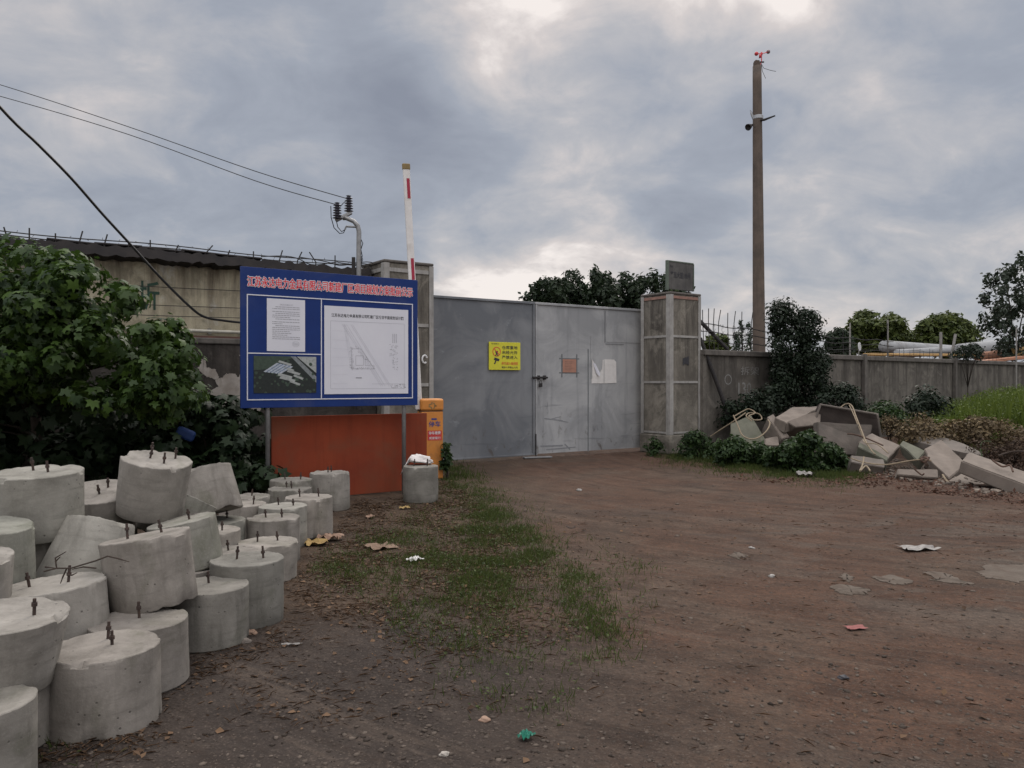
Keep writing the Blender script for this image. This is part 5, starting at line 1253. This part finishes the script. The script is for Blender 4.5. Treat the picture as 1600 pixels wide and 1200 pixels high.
yaw = np.stack([.55 * RNG.normal(size=n), .55 * RNG.normal(size=n), np.ones(n)], 1)
hts = (.022 + .050 * RNG.random(n) ** 1.7) * (1 + .6 * (gp[:, 1] > 13))
v, f = scatter(gp, nr, hts, (BLD[0] * np.array([1.6, 1, 1], np.float32), BLD[1]), yaw)
bp = gp[RNG.integers(0, n, 7000)] + np.stack([.03 * RNG.normal(size=7000), .03 * RNG.normal(size=7000), .012 + .02 * RNG.random(7000)], 1)
lv, lf = scatter(bp, RNG.normal(size=(7000, 3)) * .4 + np.array([0, 0, 1]), .018 + .02 * RNG.random(7000), SMP)
tag(np_mesh('grass', np.concatenate([v, lv]), np.concatenate([f, lf + len(v)]), 'grass_blade'), 'short patchy grass and clover along the drive edge', 'grass', kind='stuff')
# fallen leaves beside the blocks
LZ = [([(430, 900), (500, 860), (560, 780), (640, 780), (700, 745), (760, 800), (840, 860), (900, 1000), (700, 1030), (480, 960)], 1.0),
      ([(240, 1080), (450, 930), (700, 960), (800, 1100), (400, 1150), (60, 1200), (60, 1150)], .35),
      ([(0, 1200), (60, 1140), (240, 1150), (220, 1200)], .9), ([(300, 1010), (390, 1015), (450, 960), (470, 985), (400, 1040), (300, 1060)], .8),
      ([(800, 800), (1600, 780), (1600, 1200), (700, 1200)], .035)]
def litter_pts(n, zones, x0, x1, y0, y1):
    out = []
    while len(out) < n:
        x, y = random.uniform(x0, x1), random.uniform(y0, y1); px, py = to_px(x, y)
        d = max([w for poly, w in zones if inpoly(px, py, poly)] or [0])
        if random.random() < d * max(.1, .5 + mnoise.noise((x * 2.5, y * 2.5, 11))): out.append((x, y, ground_h(x, y) + .006))
    return np.array(out, np.float32)
lp = litter_pts(6500, LZ, -3.2, 7, 3.2, 13); n = len(lp)
v, f = scatter(lp, RNG.normal(size=(n, 3)) * .35 + np.array([0, 0, 1]), .012 + .036 * RNG.random(n) ** 2.6, (SMP[0] * np.array([1.3, 1, 1.2], np.float32), SMP[1]))
k = 9000; sp = litter_pts(k, LZ, -3.2, 7, 3.2, 13)
sv, sf = scatter(sp, RNG.normal(size=(k, 3)) * .15 + np.array([0, 0, 1]), .03 + .08 * RNG.random(k), (SMP[0] * np.array([.07, 1, .6], np.float32), SMP[1]))
tag(np_mesh('fallen_leaves', np.concatenate([v, sv]), np.concatenate([f, sf + len(v)]), 'dry_leaf'), 'dry leaves and straw scattered beside the concrete blocks', 'leaf litter', kind='stuff')
RZ = [([(1290, 755), (1340, 738), (1420, 742), (1490, 752), (1560, 766), (1600, 772), (1640, 800), (1500, 775), (1380, 765)], 1.0), ([(1100, 745), (1290, 748), (1300, 760), (1120, 752)], .25)]
rp = litter_pts(1900, RZ, 3.5, 8.5, 9.5, 16); n = len(rp)
v, f = scatter(rp, RNG.normal(size=(n, 3)) * .5 + np.array([0, 0, 1]), .03 + .06 * RNG.random(n) ** 1.5, SMP)
tag(np_mesh('red_leaf_litter', v, f, 'red_litter'), 'reddish brown leaf litter along the foot of the rubble', 'leaf litter', kind='stuff')
# loose stones: uncountable gravel over the drive
def gravel(n):
    bm = bmesh.new(); bmesh.ops.create_icosphere(bm, subdivisions=1, radius=1); bm.verts.index_update()
    tv = np.array([v.co[:] for v in bm.verts], np.float32); tf = np.array([[v.index for v in f.verts] for f in bm.faces], np.int32); bm.free()
    py = HZ + 150 + (620 - 150 + 60) * RNG.random(n) ** .8; px = RNG.uniform(60, 1640, n)
    Y = F * EYE / (py - HZ); X_ = (px - 800) / F * Y
    keep = ~((px < 430) & (py < 1150)); X_, Y = X_[keep], Y[keep]; n = len(X_)
    z = np.array([ground_h(a, b) for a, b in zip(X_, Y)], np.float32)
    s = (.003 + .011 * RNG.random(n) ** 3.5) * (1 + (Y > 8) * .5)
    sc = np.stack([s * (.8 + .7 * RNG.random(n)), s * (.8 + .7 * RNG.random(n)), s * (.4 + .4 * RNG.random(n))], 1)
    jit = 1 + .25 * RNG.normal(size=(n, len(tv), 1)).astype(np.float32)
    a = RNG.random(n) * 6.28; ca, sa = np.cos(a)[:, None], np.sin(a)[:, None]
    q = tv[None] * jit * sc[:, None, :]; qx = q[..., 0] * ca - q[..., 1] * sa; qy = q[..., 0] * sa + q[..., 1] * ca
    v = np.stack([qx + X_[:, None], qy + Y[:, None], q[..., 2] + z[:, None] + .001], -1)
    return v.reshape(-1, 3), (tf[None] + (np.arange(n) * len(tv))[:, None, None]).reshape(-1, 3)
leaf_mat('gravel_stone', (.026, .020, .016), (.135, .108, .088), .0, .95)
v, f = gravel(6500); tag(np_mesh('gravel', v, f, 'gravel_stone'), 'loose small gravel strewn over the dirt drive', 'gravel', kind='stuff')
# broken concrete surfacing showing through the dirt
def ground_patch(lab, pts, mat='patch_concrete', name='concrete_patch', cat='concrete patch', grp='bare concrete patches in the drive', lift=.012, thick=.03):
    q = []; n = len(pts)
    for i in range(n):
        a = G(*pts[i]); b = G(*pts[(i + 1) % n])
        for k in range(9): p = a.lerp(b, k / 9); p.x += .09 * mnoise.noise(p * 4) + random.uniform(-.015, .015); p.y += .12 * mnoise.noise(p * 4 + Vector((9, 9, 0))) + random.uniform(-.02, .02); q.append(p)
    c = sum(q, Vector()) / len(q); zt = ground_h(c.x, c.y) + lift; m = MB(); k = len(q)
    m.add([(p.x - c.x, p.y - c.y, ground_h(p.x, p.y) + lift * .6 - zt) for p in q] + [((p.x - c.x) * 1.03, (p.y - c.y) * 1.03, -thick) for p in q] + [((p.x - c.x) * .8, (p.y - c.y) * .8, 0) for p in q] + [(0, 0, 0)],
          [(i, (i + 1) % k, 2 * k + (i + 1) % k, 2 * k + i) for i in range(k)] + [(k + i, k + (i + 1) % k, (i + 1) % k, i) for i in range(k)] + [(2 * k + i, 2 * k + (i + 1) % k, 3 * k) for i in range(k)])
    o = m.build(name, mat); o.location = (c.x, c.y, zt); return tag(o, lab, cat, grp)
ground_patch('cracked bare concrete patch at the right edge of the drive', [(1525, 895), (1560, 885), (1640, 880), (1640, 908), (1590, 912), (1545, 905)])
ground_patch('narrow bare concrete patch left of the right edge one', [(1442, 897), (1475, 895), (1500, 903), (1522, 911), (1500, 915), (1462, 911)])
ground_patch('flat concrete patch in the middle of the drive', [(1298, 922), (1330, 918), (1362, 922), (1358, 930), (1310, 930)])
ground_patch('smaller concrete patch beside the middle one, farther back', [(1305, 905), (1325, 902), (1335, 908), (1318, 911)])
ground_patch('dull concrete patch right of the middle of the drive', [(1368, 905), (1400, 903), (1418, 910), (1395, 915), (1375, 911)])
ground_patch('small pale concrete patch left of the others on the drive', [(1140, 868), (1155, 862), (1167, 868), (1150, 873)])
def crumple(lab, px, py, w, d, h, mat, name, cat, seed=0, grp=None, lift=0.0):
    """crumpled thin sheet lying on the ground"""
    c = G(px, py); n = 9; m = MB(); vs = []
    for i in range(n):
        for j in range(n):
            a, b = i / (n - 1) - .5, j / (n - 1) - .5
            e = 1 + .35 * mnoise.noise((a * 3 + seed, b * 3, 1))
            vs.append((a * w * e, b * d * e, h * (.5 + mnoise.noise((a * 4 + seed * 3, b * 4, 2))) + .25 * h * mnoise.noise((a * 11 + seed, b * 11, 4))))
    m.add(vs, [(i * n + j, (i + 1) * n + j, (i + 1) * n + j + 1, i * n + j + 1) for i in range(n - 1) for j in range(n - 1)])
    o = m.build(name, mat, smooth=False); o.location = (c.x, c.y, ground_h(c.x, c.y) + .012 + lift); o.rotation_euler = (0, 0, seed)
    return tag(o, lab, cat, grp)
crumple('yellow card scrap at the foot of the tall greenish block', 494, 851, .22, .20, .05, 'card_yellow', 'card_scrap', 'card scrap', .4)
crumple('peach coloured card scrap beside the yellow one', 515, 843, .17, .22, .06, 'card_peach', 'card_scrap', 'card scrap', 1.4)
crumple('flat brown cardboard piece on the grass', 597, 858, .24, .22, .03, 'card_brown', 'cardboard_piece', 'cardboard', 2.2)
crumple('bright yellow leaf shaped scrap before the lone block', 632, 796, .12, .10, .03, 'card_yellow', 'yellow_scrap', 'scrap', 3.3)
crumple('round peach scrap on the leaf litter', 578, 811, .09, .10, .03, 'card_peach', 'card_scrap', 'card scrap', 4.1)
crumple('crumpled white plastic sheet on the right of the drive', 1437, 858, .34, .16, .03, 'sheet_white', 'plastic_sheet', 'plastic sheet', .15)
crumple('white plastic litter at the foot of the weeds', 1258, 745, .26, .24, .09, 'sheet_white', 'plastic_sheet', 'plastic sheet', 2.6)
crumple('pinkish rag trodden into the drive', 1338, 983, .13, .07, .006, 'rag_pink', 'rag', 'rag', .2)
crumple('green plastic scrap on the bare soil at the bottom', 822, 1155, .06, .055, .025, 'plastic_green', 'plastic_scrap', 'plastic scrap', 1.0)
crumple('thin white strip beside the third edge block', 455, 1010, .11, .018, .01, 'sheet_white', 'paper_strip', 'paper strip', .1)
crumple('grey cloth scrap on the grass right of the cardboard', 648, 878, .12, .10, .03, 'dirty_paper', 'cloth_scrap', 'cloth scrap', .9)
def stone(lab, px, py, r, mat='pale_rock', seed=0):
    c = G(px, py); bm = bmesh.new(); bmesh.ops.create_icosphere(bm, subdivisions=3, radius=1)
    for v in bm.verts: v.co = v.co * (1 + .45 * mnoise.noise(v.co * 1.2 + Vector((seed, 0, 0)))); v.co = Vector((v.co.x * r * 1.2, v.co.y * r, v.co.z * r * .6))
    me = bpy.data.meshes.new('stone'); bm.to_mesh(me); bm.free(); me.materials.append(MATS[mat]); o = bpy.data.objects.new('stone', me); COL.objects.link(o)
    o.location = (c.x, c.y, ground_h(c.x, c.y) + r * .25); return tag(o, lab, 'stone', 'loose stones on the ground')
stone('pale pebble on the soil near the bottom centre', 757, 1124, .022, 'card_peach', 2)
stone('small pale stone below the other near the bottom', 694, 1180, .017, 'pale_rock', 5)
stone('grey stone at the foot of the third edge block', 393, 990, .030, 'card_peach', 7)
stone('rounded stone below the grey one by the edge blocks', 384, 1005, .028, 'slab_grey', 9)
stone('white stone on the drive below the gate', 905, 767, .035, 'sheet_white', 12)
stone('dark clod on the right of the drive', 1318, 1058, .022, 'ink_black', 15)
stone('pale chip in the middle of the drive', 1206, 902, .022, 'sheet_white', 18)
stone('pale chip farther back on the drive', 1175, 856, .024, 'sheet_white', 21)
rope('dead twig lying on the drive below the gate', [(885, 823, 8.7), (892, 826, 8.55), (898, 824, 8.6)], .012, 'twig', 'twig', 'dry_twig')
